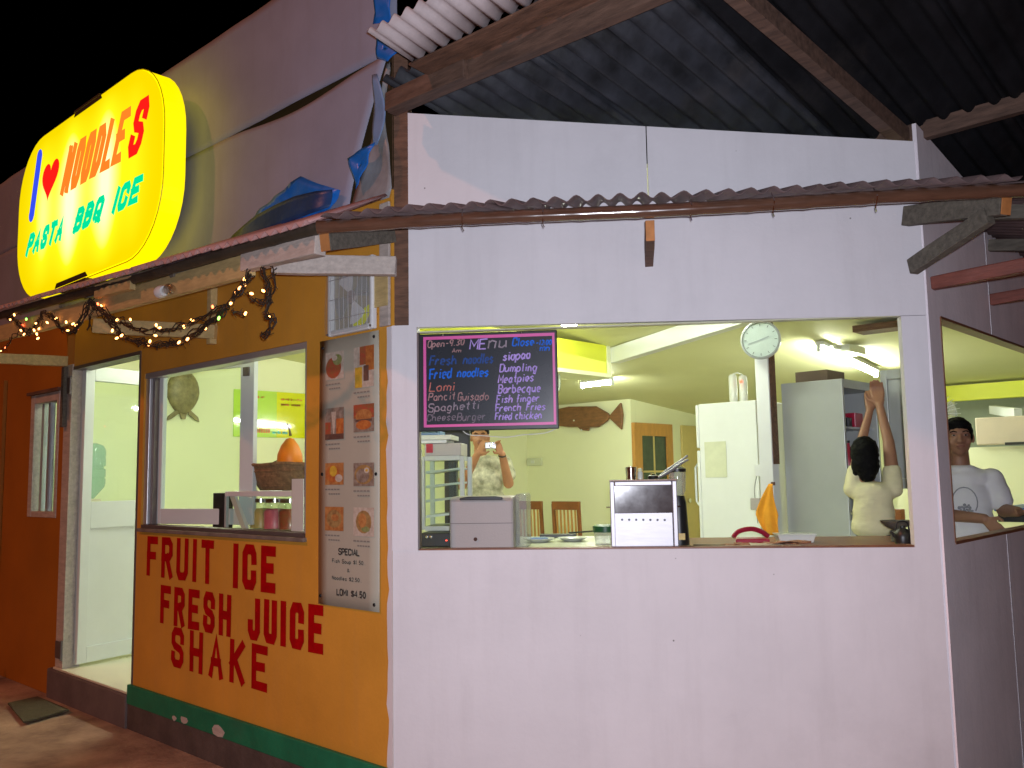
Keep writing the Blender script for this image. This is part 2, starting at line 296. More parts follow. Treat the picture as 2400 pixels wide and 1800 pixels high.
class MB:
    def __init__(s): s.v = []; s.f = []
    def add(s, vs, fs):
        k = len(s.v); s.v += [tuple(v) for v in vs]; s.f += [tuple(i+k for i in f) for f in fs]; return s
    def box(s, x0, x1, y0, y1, z0, z1):
        vs = [(x, y, z) for z in (z0, z1) for y in (y0, y1) for x in (x0, x1)]
        return s.add(vs, [(0, 2, 3, 1), (4, 5, 7, 6), (0, 1, 5, 4), (2, 6, 7, 3), (0, 4, 6, 2), (1, 3, 7, 5)])
    def beam(s, p0, p1, wd, ht, up=(0, 0, 1), top=False, jitter=0.0):
        p0 = Vector(p0); p1 = Vector(p1); d = (p1-p0).normalized(); u = Vector(up); sd = d.cross(u).normalized(); u = sd.cross(d).normalized()
        n = 5 if jitter else 2; rings = []
        for i in range(n):
            c = p0.lerp(p1, i/(n-1))
            j = [Vector((random.uniform(-1, 1), random.uniform(-1, 1), random.uniform(-1, 1)))*jitter for _ in range(4)]
            rings.append([c + sd*a*wd/2 + u*b*ht/2 + q for (a, b), q in zip(((-1, -1), (1, -1), (1, 1), (-1, 1)), j)])
        vs = [p for r in rings for p in r]; fs = [(3, 2, 1, 0), tuple(4*(n-1)+i for i in range(4))]
        for i in range(n-1):
            for k in range(4): fs.append((4*i+k, 4*i+(k+1) % 4, 4*i+4+(k+1) % 4, 4*i+4+k))
        return s.add(vs, fs)
    def tube(s, pts, r, n=6, caps=True):
        pts = [Vector(p) for p in pts]; rr = r if isinstance(r, (list, tuple)) else [r]*len(pts)
        vs = []; fs = []; prev = None
        for i, p in enumerate(pts):
            d = (pts[min(i+1, len(pts)-1)]-pts[max(i-1, 0)]).normalized()
            if prev is None:
                a = Vector((0, 0, 1)) if abs(d.z) < 0.9 else Vector((1, 0, 0)); sd = d.cross(a).normalized()
            else:
                sd = (prev - d*prev.dot(d)); sd = sd.normalized() if sd.length > 1e-5 else prev
            prev = sd; u = sd.cross(d)
            for k in range(n):
                a = 2*math.pi*k/n; vs.append(p + (sd*math.cos(a)+u*math.sin(a))*rr[i])
        for i in range(len(pts)-1):
            for k in range(n): fs.append((i*n+k, (i+1)*n+k, (i+1)*n+(k+1) % n, i*n+(k+1) % n))
        if caps: fs += [tuple(range(n)), tuple(reversed([(len(pts)-1)*n+k for k in range(n)]))]
        return s.add(vs, fs)
    def lathe(s, prof, c=(0, 0, 0), n=20, axis='z', sx=1, sy=1):
        vs = []; fs = []; c = Vector(c)
        for (r, z) in prof:
            for k in range(n):
                a = 2*math.pi*k/n; x, y = r*math.cos(a)*sx, r*math.sin(a)*sy
                vs.append(c + (Vector((x, y, z)) if axis == 'z' else Vector((x, z, y)) if axis == 'y' else Vector((z, x, y))))
        for i in range(len(prof)-1):
            for k in range(n): fs.append((i*n+k, i*n+(k+1) % n, (i+1)*n+(k+1) % n, (i+1)*n+k))
        if prof[0][0] > 1e-6: fs.append(tuple(reversed(range(n))))
        if prof[-1][0] > 1e-6: fs.append(tuple((len(prof)-1)*n+k for k in range(n)))
        return s.add(vs, fs)
    def ball(s, c, r, nu=12, nv=8):
        if not isinstance(r, (tuple, list)): r = (r, r, r)
        c = Vector(c); vs = [c+Vector((0, 0, -r[2]))]
        for j in range(1, nv):
            t = -math.pi/2+math.pi*j/nv
            for k in range(nu):
                a = 2*math.pi*k/nu; vs.append(c+Vector((r[0]*math.cos(t)*math.cos(a), r[1]*math.cos(t)*math.sin(a), r[2]*math.sin(t))))
        vs.append(c+Vector((0, 0, r[2]))); fs = []; last = len(vs)-1
        for k in range(nu): fs.append((0, 1+(k+1) % nu, 1+k))
        for j in range(nv-2):
            for k in range(nu): fs.append((1+j*nu+k, 1+j*nu+(k+1) % nu, 1+(j+1)*nu+(k+1) % nu, 1+(j+1)*nu+k))
        for k in range(nu): fs.append((last, 1+(nv-2)*nu+k, 1+(nv-2)*nu+(k+1) % nu))
        return s.add(vs, fs)
    def cone(s, p0, r0, p1, r1, n=10):
        return s.tube([p0, p1], [r0, r1], n)
    def prism(s, poly, o, ux, uy, d):
        o = Vector(o); ux = Vector(ux); uy = Vector(uy); d = Vector(d); n = len(poly)
        a = [o+ux*p[0]+uy*p[1] for p in poly]
        vs = a+[p+d for p in a]
        fs = [tuple(range(n)), tuple(reversed(range(n, 2*n)))]+[(i, i+n, (i+1) % n+n, (i+1) % n) for i in range(n)]
        return s.add(vs, fs)
    def poly(s, pts): return s.add(pts, [tuple(range(len(pts)))])
    def grid(s, fn, nu, nv):
        vs = [fn(i/nu, j/nv) for j in range(nv+1) for i in range(nu+1)]
        return s.add(vs, [(j*(nu+1)+i, j*(nu+1)+i+1, (j+1)*(nu+1)+i+1, (j+1)*(nu+1)+i) for j in range(nv) for i in range(nu)])
    def ribbon(s, pts, th, o, ux, uy, off=(0, 0, 0)):
        P = [Vector((p[0], p[1])) for p in pts]; n = len(P); L = []; Rr = []
        closed = (P[0]-P[-1]).length < 1e-6 and n > 3
        for i in range(n):
            a = P[i-1] if i > 0 else (P[-2] if closed else None); b = P[i+1] if i < n-1 else (P[1] if closed else None)
            d1 = (P[i]-a).normalized() if a is not None else None; d2 = (b-P[i]).normalized() if b is not None else None
            if d1 is None: d1 = d2
            if d2 is None: d2 = d1
            n1 = Vector((-d1.y, d1.x)); n2 = Vector((-d2.y, d2.x)); m = n1+n2
            m = m.normalized() if m.length > 1e-4 else n1
            k = min(1.6, 1/max(0.4, m.dot(n1)))
            L.append(P[i]+m*th/2*k); Rr.append(P[i]-m*th/2*k)
        o = Vector(o)+Vector(off); ux = Vector(ux); uy = Vector(uy)
        nn = ux.cross(uy)*0.00006
        vs = [o+ux*p.x+uy*p.y+nn*i for i, p in enumerate(L)]+[o+ux*p.x+uy*p.y+nn*i for i, p in enumerate(Rr)]
        return s.add(vs, [(i, i+1, n+i+1, n+i) for i in range(n-1)])
    def build(s, name, mat, parent=None, smooth=False, bevel=0.0, solid=0.0, fr='B', shift=None):
        me = bpy.data.meshes.new(name)
        sh = SHIFT.get(parent.name, Vector((0, 0, 0))) if parent is not None else (Vector(shift) if shift is not None else Vector((0, 0, 0)))
        me.from_pydata([(v[0]-sh.x, v[1]-sh.y, v[2]-sh.z) for v in s.v], [], s.f)
        me.materials.append(MATS[mat]); me.update()
        bm = bmesh.new(); bm.from_mesh(me); bmesh.ops.recalc_face_normals(bm, faces=bm.faces)
        for f in bm.faces: f.smooth = smooth
        bm.to_mesh(me); bm.free()
        o = bpy.data.objects.new(name, me); COL.objects.link(o)
        if parent is not None: o.parent = parent; SHIFT[o.name] = sh
        else:
            o.location = fw(fr, sh); o.rotation_euler = (0, 0, FRAME[fr][2]); SHIFT[o.name] = sh
        if smooth and hasattr(me, 'set_sharp_from_angle'): me.set_sharp_from_angle(angle=R(50))
        if solid:
            m = o.modifiers.new('solid', 'SOLIDIFY'); m.thickness = solid; m.offset = 0
        if bevel:
            m = o.modifiers.new('bevel', 'BEVEL'); m.width = bevel; m.segments = 2; m.limit_method = 'ANGLE'; m.angle_limit = R(40)
        return o

def wall_cells(x0, x1, z0, z1, holes):
    xs = sorted({x0, x1, *[h[0] for h in holes], *[h[1] for h in holes]}); zs = sorted({z0, z1, *[h[2] for h in holes], *[h[3] for h in holes]})
    cells = []
    for a, b in zip(xs, xs[1:]):
        col = []
        for c, d in zip(zs, zs[1:]):
            mx, mz = (a+b)/2, (c+d)/2
            if any(h[0] < mx < h[1] and h[2] < mz < h[3] for h in holes): continue
            if col and abs(col[-1][1]-c) < 1e-6: col[-1][1] = d
            else: col.append([c, d])
        cells += [(a, b, c, d) for c, d in col]
    return cells

# ------------------------------------------------------------------ stroke lettering
def arc(cx, cy, rx, ry, a0, a1, n=8):
    return [(cx+rx*math.cos(R(a0+(a1-a0)*i/n)), cy+ry*math.sin(R(a0+(a1-a0)*i/n))) for i in range(n+1)]
ch = 0.16
G = {
 'A': [[(0, 0), (.5, 1), (1, 0)], [(.2, .35), (.8, .35)]],
 'B': [[(0, 0), (0, 1), (.7, 1), (.95, .87), (.95, .65), (.7, .53), (0, .53)], [(.7, .53), (1, .4), (1, .13), (.75, 0), (0, 0)]],
 'C': [[(1, .72), (1, .86), (.8, 1), (.2, 1), (0, .86), (0, .14), (.2, 0), (.8, 0), (1, .14), (1, .28)]],
 'D': [[(0, 0), (0, 1), (.6, 1), (1, .8), (1, .2), (.6, 0), (0, 0)]],
 'E': [[(1, 1), (0, 1), (0, 0), (1, 0)], [(0, .52), (.8, .52)]],
 'F': [[(1, 1), (0, 1), (0, 0)], [(0, .52), (.8, .52)]],
 'G': [[(1, .75), (.8, 1), (.2, 1), (0, .8), (0, .2), (.2, 0), (.8, 0), (1, .2), (1, .45), (.55, .45)]],
 'H': [[(0, 0), (0, 1)], [(1, 0), (1, 1)], [(0, .5), (1, .5)]],
 'I': [[(.5, 0), (.5, 1)]],
 'J': [[(1, 1), (1, .16), (.78, 0), (.22, 0), (0, .16), (0, .34)]],
 'K': [[(0, 0), (0, 1)], [(1, 1), (0, .42)], [(.28, .58), (1, 0)]],
 'L': [[(0, 1), (0, 0), (1, 0)]],
 'M': [[(0, 0), (0, 1), (.5, .35), (1, 1), (1, 0)]],
 'N': [[(0, 0), (0, 1)], [(0, 1), (1, 0)], [(1, 0), (1, 1)]],
 'O': [[(.2, 0), (0, .16), (0, .84), (.2, 1), (.8, 1), (1, .84), (1, .16), (.8, 0), (.2, 0)]],
 'P': [[(0, 0), (0, 1), (.75, 1), (1, .88), (1, .6), (.75, .47), (0, .47)]],
 'Q': [[(.2, 0), (0, .16), (0, .84), (.2, 1), (.8, 1), (1, .84), (1, .16), (.8, 0), (.2, 0)], [(.6, .3), (1.05, -.08)]],
 'R': [[(0, 0), (0, 1), (.75, 1), (1, .88), (1, .62), (.75, .5), (0, .5)], [(.5, .5), (1, 0)]],
 'S': [[(1, .74), (1, .86), (.8, 1), (.2, 1), (0, .86), (0, .66), (.2, .54), (.8, .46), (1, .34), (1, .14), (.8, 0), (.2, 0), (0, .14), (0, .26)]],
 'T': [[(0, 1), (1, 1)], [(.5, 1), (.5, 0)]],
 'U': [[(0, 1), (0, .14), (.2, 0), (.8, 0), (1, .14), (1, 1)]],
 'a': [arc(.45, .3, .42, .3, 40, 330, 9), [(.88, .6), (.86, .1), (1, 0)]],
 'b': [[(0, 1), (0, 0)], arc(.45, .3, .45, .3, 160, -160, 9)],
 'c': [arc(.5, .3, .45, .3, 50, 310, 8)],
 'd': [arc(.45, .3, .45, .3, 30, 330, 9), [(.9, 1), (.88, 0)]],
 'e': [[(.05, .3), (.92, .34)]+arc(.5, .32, .44, .3, 10, 310, 9)],
 'f': [[(.9, .95), (.6, 1), (.4, .85), (.35, 0)], [(0, .55), (.8, .58)]],
 'g': [arc(.45, .3, .42, .3, 40, 330, 9), [(.88, .6), (.86, -.1), (.6, -.32), (.1, -.25)]],
 'h': [[(0, 1), (0, 0)], [(0, .4), (.4, .6), (.8, .5), (.88, 0)]],
 'i': [[(.5, .6), (.5, 0)], [(.5, .82), (.55, .9)]],
 'k': [[(0, 1), (0, 0)], [(.85, .62), (0, .25)], [(.3, .35), (.95, 0)]],
 'l': [[(.45, 1), (.45, .1), (.6, 0)]],
 'm': [[(0, .6), (0, 0)], [(0, .45), (.25, .6), (.48, .45), (.5, 0)], [(.5, .45), (.75, .6), (1, .45), (1, 0)]],
 'n': [[(0, .6), (0, 0)], [(0, .4), (.4, .6), (.85, .45), (.88, 0)]],
 'o': [arc(.5, .3, .46, .3, 90, 450, 10)],
 'p': [[(0, .6), (0, -.35)], arc(.45, .3, .45, .3, 160, -160, 9)],
 'q': [arc(.45, .3, .42, .3, 40, 330, 9), [(.88, .6), (.86, -.35)]],
 'r': [[(0, .6), (0, 0)], [(0, .35), (.4, .6), (.85, .52)]],
 's': [[(.9, .5), (.5, .6), (.12, .47), (.85, .17), (.5, 0), (.05, .1)]],
 't': [[(.45, .95), (.45, .1), (.75, 0)], [(.05, .62), (.9, .64)]],
 'u': [[(0, .6), (.05, .12), (.4, 0), (.85, .2)], [(.88, .6), (.9, 0)]],
 '0': [arc(.5, .5, .46, .5, 90, 450, 10)], '1': [[(.2, .8), (.5, 1), (.5, 0)]], '2': [[(.05, .8), (.4, 1), (.9, .85), (.8, .5), (0, 0), (1, 0)]],
 '3': [[(.1, .9), (.5, 1), (.9, .8), (.45, .53), (.95, .25), (.5, 0), (.05, .12)]], '4': [[(.75, 0), (.75, 1), (0, .3), (1, .3)]],
 '5': [[(.9, 1), (.15, 1), (.1, .55), (.6, .62), (.95, .35), (.6, 0), (.05, .1)]], '9': [arc(.45, .7, .4, .3, 0, 330, 9), [(.88, .8), (.7, 0)]],
 '-': [[(.1, .4), (.9, .42)]], '.': [[(.45, .02), (.5, .1)]], ':': [[(.5, .1), (.5, .2)], [(.5, .45), (.5, .55)]], '&': [[(1, 0), (.2, .8), (.4, 1), (.65, .8), (.1, .3), (.3, 0), (.9, .35)]],
 '$': [[(.95, .75), (.8, .9), (.2, .9), (0, .7), (.2, .55), (.8, .45), (1, .3), (.8, .1), (.2, .1), (0, .25)], [(.5, 1.05), (.5, -.05)]],
}
NARROW = {'I': .35, 'i': .4, 'l': .5, '.': .35, ':': .35, '1': .7, 'r': .8, 't': .85, 'm': 1.35, 'M': 1.2, 'J': .95, 'f': .8}
def text(mb, s, x, z, width, h, th, off, slant=0.0, gap=0.3, wob=0.0, block=False, y=0.0, space=0.8, hs=None, rise=0.0):
    """flat lettering in the plane y, from x to x+width; capitals h high"""
    ws = [space if c == ' ' else NARROW.get(c, 1.0) for c in s]
    unit = width/(sum(ws)+gap*(len(s)-1))
    cx = x
    for i, c in enumerate(s):
        cw = ws[i]*unit
        hh = h if hs is None else h+(hs-h)*i/max(1, len(s)-1)
        zz = z+rise*i/max(1, len(s)-1)
        if c != ' ':
            for si, st in enumerate(G[c]):
                pts = []
                for (px, pz) in st:
                    if block: qx = cx+th/2+px*(cw-th) if cw > th*1.05 else cx+cw/2; qz = zz+th/2+pz*(hh-th)
                    else: qx = cx+px*cw; qz = zz+pz*hh
                    qx += random.uniform(-wob, wob)*h; qz += random.uniform(-wob, wob)*h
                    pts.append((qx+slant*(qz-zz), qz))
                if block and len(pts) >= 2:                      # square terminals reach the full letter box
                    for e, q in ((0, 1), (-1, -2)):
                        d = Vector(pts[e])-Vector(pts[q])
                        if d.length > 1e-5 and st[0] != st[-1]:
                            d = d.normalized()*th/2*0.98; pts[e] = (pts[e][0]+d.x, pts[e][1]+d.y)
                mb.ribbon(pts, th, (0, y, 0), (1, 0, 0), (0, 0, 1), off=(0, -off-0.0004*si-0.0001*(i % 3), 0))
        cx += cw+gap*unit
    return mb

# ------------------------------------------------------------------ ground
def ground_fn(u, v):
    x = -60+120*u; y = -60+120*v
    return (x, y, 0)
g = MB(); g.grid(lambda u, v: (-9+15*u, -8+9*v, 0.012*noise.noise((u*9, v*6, 0))-0.006 if v < 0.86 else -0.004), 60, 40)
gr = g.build('pavement', 'pavement', smooth=True); tag(gr, 'reddish brown uneven pavement in front of the shop', kind='structure')
g = MB(); g.poly([(-80, -80, -0.03), (80, -80, -0.03), (80, 80, -0.03), (-80, 80, -0.03)])
tag(g.build('ground', 'pavement'), 'dark ground stretching away under the shop and street', kind='structure')

# ------------------------------------------------------------------ the shop building
shop = thing('shop_building', 'small noodle shop with ochre street wall, white chamfered corner and lit interior', 'building', (0, 0, 0))
DOOR = (-3.72, -2.60, 0.22, 2.43); WIN = (-2.545, -0.69, 1.25, 2.27); OWIN = (-4.56, -3.97, 1.30, 2.27)
m = MB()
for a, b, c, d in wall_cells(-3.72, -0.0, 0.155, 2.92, [DOOR, WIN]): m.box(a, b, 0, 0.10, c, d)
m.build('ochre_wall', 'ochre_paint', shop)
m = MB()
for a, b, c, d in wall_cells(-9.0, -3.86, 0.0, 2.98, [OWIN]): m.box(a, b, 0, 0.10, c, d)
m.build('orange_wall', 'orange_paint', shop)
m = MB(); m.box(-5.24, -5.15, -0.03, -0.001, 0.0, 2.45); m.build('wall_batten', 'orange_paint', shop)
m = MB(); m.box(-3.858, -3.722, -0.012, 0.11, 0.0, 2.45); m.build('door_post', 'wood_pale', shop, bevel=0.003)
# green plinth strip with a ragged dirty foot
m = MB(); m.box(-2.625, -0.002, -0.028, -0.001, 0.150, 0.270); m.build('base_strip', 'green_paint', shop, bevel=0.006)
m = MB(); rr = []
for i in range(46):
    x = -2.62+2.60*i/45; rr.append((x, 0.150))
low = [(x, -0.03) for x, _ in reversed(rr)]
m.prism(rr+low, (0, -0.022, 0), (1, 0, 0), (0, 0, 1), (0, 0.04, 0)); m.build('foundation', 'concrete', shop)
for k, (px, pz, s) in enumerate(((-1.98, 0.168, 0.035), (-1.86, 0.178, 0.05), (-1.47, 0.185, 0.075))):
    m = MB(); pl = [(s*(0.7+0.4*random.random())*math.cos(a*math.pi/4), s*0.5*(0.6+0.5*random.random())*math.sin(a*math.pi/4)) for a in range(8)]
    m.prism(pl, (px, -0.0285, pz), (1, 0, 0), (0, 0, 1), (0, -0.0015, 0)); m.build('paint_chip', 'wood_pale', shop)
m = MB(); m.box(-3.95, -2.622, -0.035, 0.12, -0.03, 0.205); m.build('threshold_step', 'concrete_step', shop, bevel=0.012)
m = MB(); m.box(-3.86, -2.625, -0.025, 0.30, 0.206, 0.222); m.build('threshold_slab', 'tile_floor', shop, bevel=0.004)

# letters painted on the ochre wall
def painted(s, x0, x1, z, h, th, **k):
    mb = MB(); text(mb, s, x0, z, x1-x0, h, th, 0.0015, block=True, **k); return mb.build('lettering', 'letter_red', shop)
painted('FRUIT', -2.445, -1.60, 0.965, 0.25, 0.048, gap=0.34, wob=0.006)
painted('ICE', -1.385, -0.955, 0.962, 0.246, 0.055, gap=0.30, wob=0.006)
painted('FRESH', -2.245, -1.40, 0.69, 0.232, 0.048, gap=0.32, wob=0.006)
painted('JUICE', -1.225, -0.53, 0.70, 0.225, 0.052, gap=0.28, wob=0.006, hs=0.236)
painted('SHAKE', -2.09, -1.025, 0.448, 0.236, 0.047, gap=0.45, wob=0.006)

# white chamfered corner: sheets of board, in the frame of that wall
TOP = lambda x: 3.300-0.1195*x
wroot = bpy.data.objects.new('corner_wall', None); COL.objects.link(wroot); wroot.rotation_euler = (0, 0, AW)
tag(wroot, 'white painted board wall across the shop corner with wide serving opening', 'wall'); SHIFT[wroot.name] = Vector((0, 0, 0))
def wbox(name, mat, x0, x1, y0, y1, z0, z1, bevel=0.002, parent=None):
    return MB().box(x0, x1, y0, y1, z0, z1).build(name, mat, parent or wroot, bevel=bevel)
def wprism(name, mat, poly, y0, y1, parent=None, bevel=0.0):
    return MB().prism(poly, (0, y0, 0), (1, 0, 0), (0, 0, 1), (0, y1-y0, 0)).build(name, mat, parent or wroot, bevel=bevel)
wprism('wall_panel', 'white_paint', [(0.080, 2.765), (1.2015, 2.765), (1.2015, TOP(1.2015)), (0.080, TOP(0.08))], 0, 0.02)
wprism('wall_panel', 'white_paint', [(1.2065, 2.765), (2.388, 2.765), (2.388, TOP(2.388)), (1.2065, TOP(1.2065))], 0, 0.02)
wprism('wall_panel', 'white_paint', [(0.080, 2.252), (2.392, 2.226), (2.392, 2.762), (0.080, 2.762)], 0, 0.04)
wprism('wall_panel', 'white_paint', [(0.0, 0.0), (2.385, 0.0), (2.385, 1.222), (0.0, 1.226)], 0.0, 0.05)
wprism('wall_panel', 'white_paint', [(0.0, 1.226), (0.118, 1.226), (0.118, 2.262), (0.0, 2.262)], -0.004, 0.06)
wprism('wall_panel', 'white_paint', [(2.282, 1.222), (2.385, 1.222), (2.392, 2.224), (2.284, 2.225)], 0.0, 0.05)
wbox('window_sill', 'counter_wood', 0.119, 2.281, 0.004, 0.07, 1.2225, 1.232)
wbox('trim', 'counter_tile', 0.12, 2.282, 0.006, 0.05, 2.226, 2.232, 0)
wbox('trim', 'alu_dark', 0.1185, 0.124, 0.01, 0.056, 1.233, 2.225, 0)
wbox('corner_post', 'wood_brown', 0.000, 0.0785, 0.012, 0.10, 2.263, 3.60, 0.004)
m = MB(); zz = 1.30; left = []; 
for i in range(34):
    z = 0.16+2.10*i/33; left.append((-0.034+0.020*noise.noise((i*0.9, 3.1, 0))+0.010*noise.noise((i*3.1, 1.7, 0)), z))
m.prism(left+[(0.0, 2.26), (0.0, 0.16)], (0, -0.0015, 0), (1, 0, 0), (0, 0, 1), (0, -0.002, 0)); m.build('corner_strip', 'white_paint', shop)
m = MB(); m.box(-0.075, -0.004, -0.016, -0.003, 2.265, 2.86); m.build('corner_board', 'wood_pale', shop, bevel=0.003)
m = MB(); m.box(-0.110, -0.010, -0.021, -0.0165, 2.36, 2.55); m.build('tape_patch', 'wood_cream', shop)

# right-hand side wall, y runs away from the corner
RX = 1.925
m = MB()
def rtop(y): return 3.10-0.14*(y-1.43)
for a, b, c, d in wall_cells(1.436, 5.0, 0.0, 2.60, [(1.585, 3.6, 1.230, 2.236)]): m.box(RX-0.05, RX, a, b, c, d)
m.prism([(1.436, 2.60), (5.0, 2.60), (5.0, rtop(5.0)), (1.436, rtop(1.436))], (RX-0.018, 0, 0), (0, 1, 0), (0, 0, 1), (0.018, 0, 0))
m.build('side_wall', 'side_paint', shop)
m = MB()
for a, b, c, d in ((1.585, 1.593, 1.23, 2.236), (3.592, 3.6, 1.23, 2.236)): m.box(RX-0.06, RX+0.004, a, b, c, d)
m.box(RX-0.06, RX+0.004, 1.593, 3.592, 1.222, 1.236); m.box(RX-0.06, RX+0.004, 1.593, 3.592, 2.228, 2.240)
m.build('window_frame', 'counter_wood', shop)
for z0, z1 in ((0.0, 1.221), (2.242, 2.97)): MB().box(RX+0.0005, RX+0.003, 2.398, 2.412, z0, z1).build('panel_joint', 'white_paint', shop)

# interior shell
ZC = lambda y: 3.09-0.09*y
IF = MB(); IF.poly([(-5.0, 0.10, 0.2215), (-0.08, 0.10, 0.2215), (RX-0.05, 1.55, 0.2215), (RX-0.05, 8.2, 0.2215), (-5.0, 8.2, 0.2215)])
IF.build('interior_floor', 'tile_floor', shop)
m = MB(); m.poly([(x, y, ZC(y)) for x, y in ((-5.05, 0.10), (-0.08, 0.10), (1.86, 1.56), (1.86, 8.3), (-5.05, 8.3))])
m.build('ceiling', 'ceiling_paint', shop, solid=0.02)
def iwall(x0, x1, y0, y1, z0=0.222, z1=None, mat='cream_wall'):
    mb = MB(); vs = []
    for z in (0, 1):
        for y in (y0, y1):
            for x in (x0, x1): vs.append((x, y, z0 if z == 0 else (ZC(y)-0.004 if z1 is None else z1)))
    mb.add(vs, [(0, 2, 3, 1), (4, 5, 7, 6), (0, 1, 5, 4), (2, 6, 7, 3), (0, 4, 6, 2), (1, 3, 7, 5)])
    return mb.build('interior_wall', mat, shop)
iwall(-5.08, -5.0, 0.1, 6.5); iwall(-5.08, -3.25, 6.5, 6.6); iwall(-3.33, -3.25, 6.602, 8.1); iwall(-3.33, RX-0.05, 8.1, 8.2)
iwall(0.25, RX-0.052, 5.6, 5.66, z1=1.735)
iwall(0.2, RX-0.052, 7.6, 7.66, z0=1.2, mat='grey_wall')
iwall(RX-0.053, RX-0.051, 3.7, 8.05)
m = MB()
for a, b, c, d in wall_cells(-5.0, -0.09, 0.222, 3.05, [(DOOR[0]-.02, DOOR[1], .2, DOOR[3]), WIN, OWIN]): m.box(a, b, 0.1015, 0.112, c, d)
m.build('inner_lining', 'cream_wall', shop)
# dropped yellow bulkhead and white beam under the ceiling
m = MB(); m.box(-1.95, -1.652, 0.9, 3.92, 2.475, 2.735); m.build('bulkhead', 'yellow_panel', shop)
m = MB(); m.box(-1.96, -1.640, 0.9, 3.93, 2.44, 2.474); m.box(-1.651, -1.640, 3.88, 3.93, 2.475, 2.735); m.build('bulkhead_trim', 'cream_wall', shop)
m = MB(); m.beam((-1.63, 3.98, 2.645), (0.65, 3.10, 2.745), 0.10, 0.14); m.build('ceiling_beam', 'white_plastic', shop)
m = MB(); m.beam((0.2, 7.2, 2.33), (RX-0.06, 7.2, 2.33), 0.1, 0.16); m.build('ceiling_beam', 'yellow_panel', shop)
m = MB(); m.beam((0.72, 7.0, 2.13), (1.2, 5.9, 2.02), 0.06, 0.08); m.build('ceiling_beam', 'white_plastic', shop)
m = MB(); m.prism([(0.50, 4.18), (0.95, 4.18), (0.95, 4.40), (0.50, 4.40)], (0, 0, ZC(4.3)-0.03), (1, 0, 0), (0, 1, 0), (0, 0, -0.05)); m.build('ceiling_hatch', 'wood_brown', shop)
m = MB(); m.box(0.95, RX-0.1, 5.55, 5.595, 1.75, 1.98); m.build('shelf_box', 'beige_panel', shop, bevel=0.01)
m = MB(); m.box(1.18, RX-0.1, 5.50, 5.549, 1.742, 1.765); m.build('shelf_edge', 'black_plastic', shop)

# wooden door with four panes at the back, and a plain tan door beside it (on the wall x = -3.25)
def back_door(y0, y1, z1, mat, panes):
    d = MB(); 
    if panes:
        py0, py1, pz0, pz1 = y0+0.16, y1-0.13, 1.10, z1-0.16
        for a, b, c, e in wall_cells(y0, y1, 0.23, z1, [(py0, py1, pz0, pz1)]): d.box(-3.248, -3.20, a, b, c, e)
        o = d.build('back_door', mat, shop)
        my, mz = (py0+py1)/2, (pz0+pz1)/2+0.02
        for a, b, c, e in ((py0, my-.012, pz0, mz-.012), (my+.012, py1, pz0, mz-.012), (py0, my-.012, mz+.012, pz1), (my+.012, py1, mz+.012, pz1)):
            MB().box(-3.235, -3.225, a, b, c, e).build('pane', 'pane_dark', o)
        k = MB(); k.box(-3.24, -3.215, my-.0119, my+.0119, pz0, pz1); k.box(-3.239, -3.216, py0, my-.012, mz-.0119, mz+.0119); k.box(-3.239, -3.216, my+.012, py1, mz-.0119, mz+.0119)
        k.build('glazing_bar', 'tan_door', o)
    else:
        d.box(-3.248, -3.215, y0, y1, 0.23, z1); o = d.build('back_door', mat, shop, bevel=0.004)
        MB().lathe([(0.0, 0), (0.03, 0.005), (0.03, 0.03), (0, 0.04)], (-3.21, y0+0.08, 1.2), 10, 'x').build('knob', 'chrome', o)
    return o
back_door(6.50, 7.36, 2.20, 'door_wood', True); back_door(7.62, 8.06, 2.20, 'tan_door', False)

# street door: white leaf swung inwards, hinges and lintel
LD = Vector((-0.202, 0.979, 0)); LN = Vector((0.979, 0.202, 0)); HO = Vector((-3.715, 0.06, 0))
def leaf_box(mb, t0, t1, n0, n1, z0, z1):
    vs = [HO+LD*t+LN*n+Vector((0, 0, z)) for z in (z0, z1) for n in (n0, n1) for t in (t0, t1)]
    return mb.add(vs, [(0, 2, 3, 1), (4, 5, 7, 6), (0, 1, 5, 4), (2, 6, 7, 3), (0, 4, 6, 2), (1, 3, 7, 5)])
dl = MB()
for a, b, c, e in wall_cells(0.0, 0.68, 0.245, 2.44, [(0.075, 0.605, 1.42, 2.33), (0.075, 0.605, 0.36, 1.22)]): leaf_box(dl, a, b, 0, 0.045, c, e)
leaf = dl.build('street_door', 'upvc', shop, bevel=0.003)
leaf_box(MB(), 0.075, 0.605, 0.015, 0.030, 0.36, 1.22).build('door_panel', 'upvc', leaf)
leaf_box(MB(), 0.075, 0.605, 0.020, 0.024, 1.42, 2.33).build('pane', 'glass', leaf)
q = MB(); leaf_box(q, 0.615, 0.665, 0.046, 0.06, 1.15, 1.35); leaf_box(q, 0.55, 0.66, 0.075, 0.09, 1.24, 1.262); leaf_box(q, 0.635, 0.66, 0.06, 0.09, 1.24, 1.262); q.build('door_handle', 'chrome', leaf)
for z in (0.34, 2.28):
    q = MB(); q.box(-3.84, -3.735, -0.022, -0.013, z-0.05, z+0.07); q.tube([(-3.728, -0.02, z-0.06), (-3.728, -0.02, z+0.08)], 0.009, 8); q.build('hinge', 'alu_dark', leaf)
m = MB(); m.box(-3.72, -2.60, -0.006, 0.108, 2.405, 2.4298); m.build('door_lintel', 'alu_dark', shop)
m = MB(); m.box(-2.6195, -2.600, -0.004, 0.11, 0.23, 2.404); m.build('door_jamb', 'alu_dark', shop)

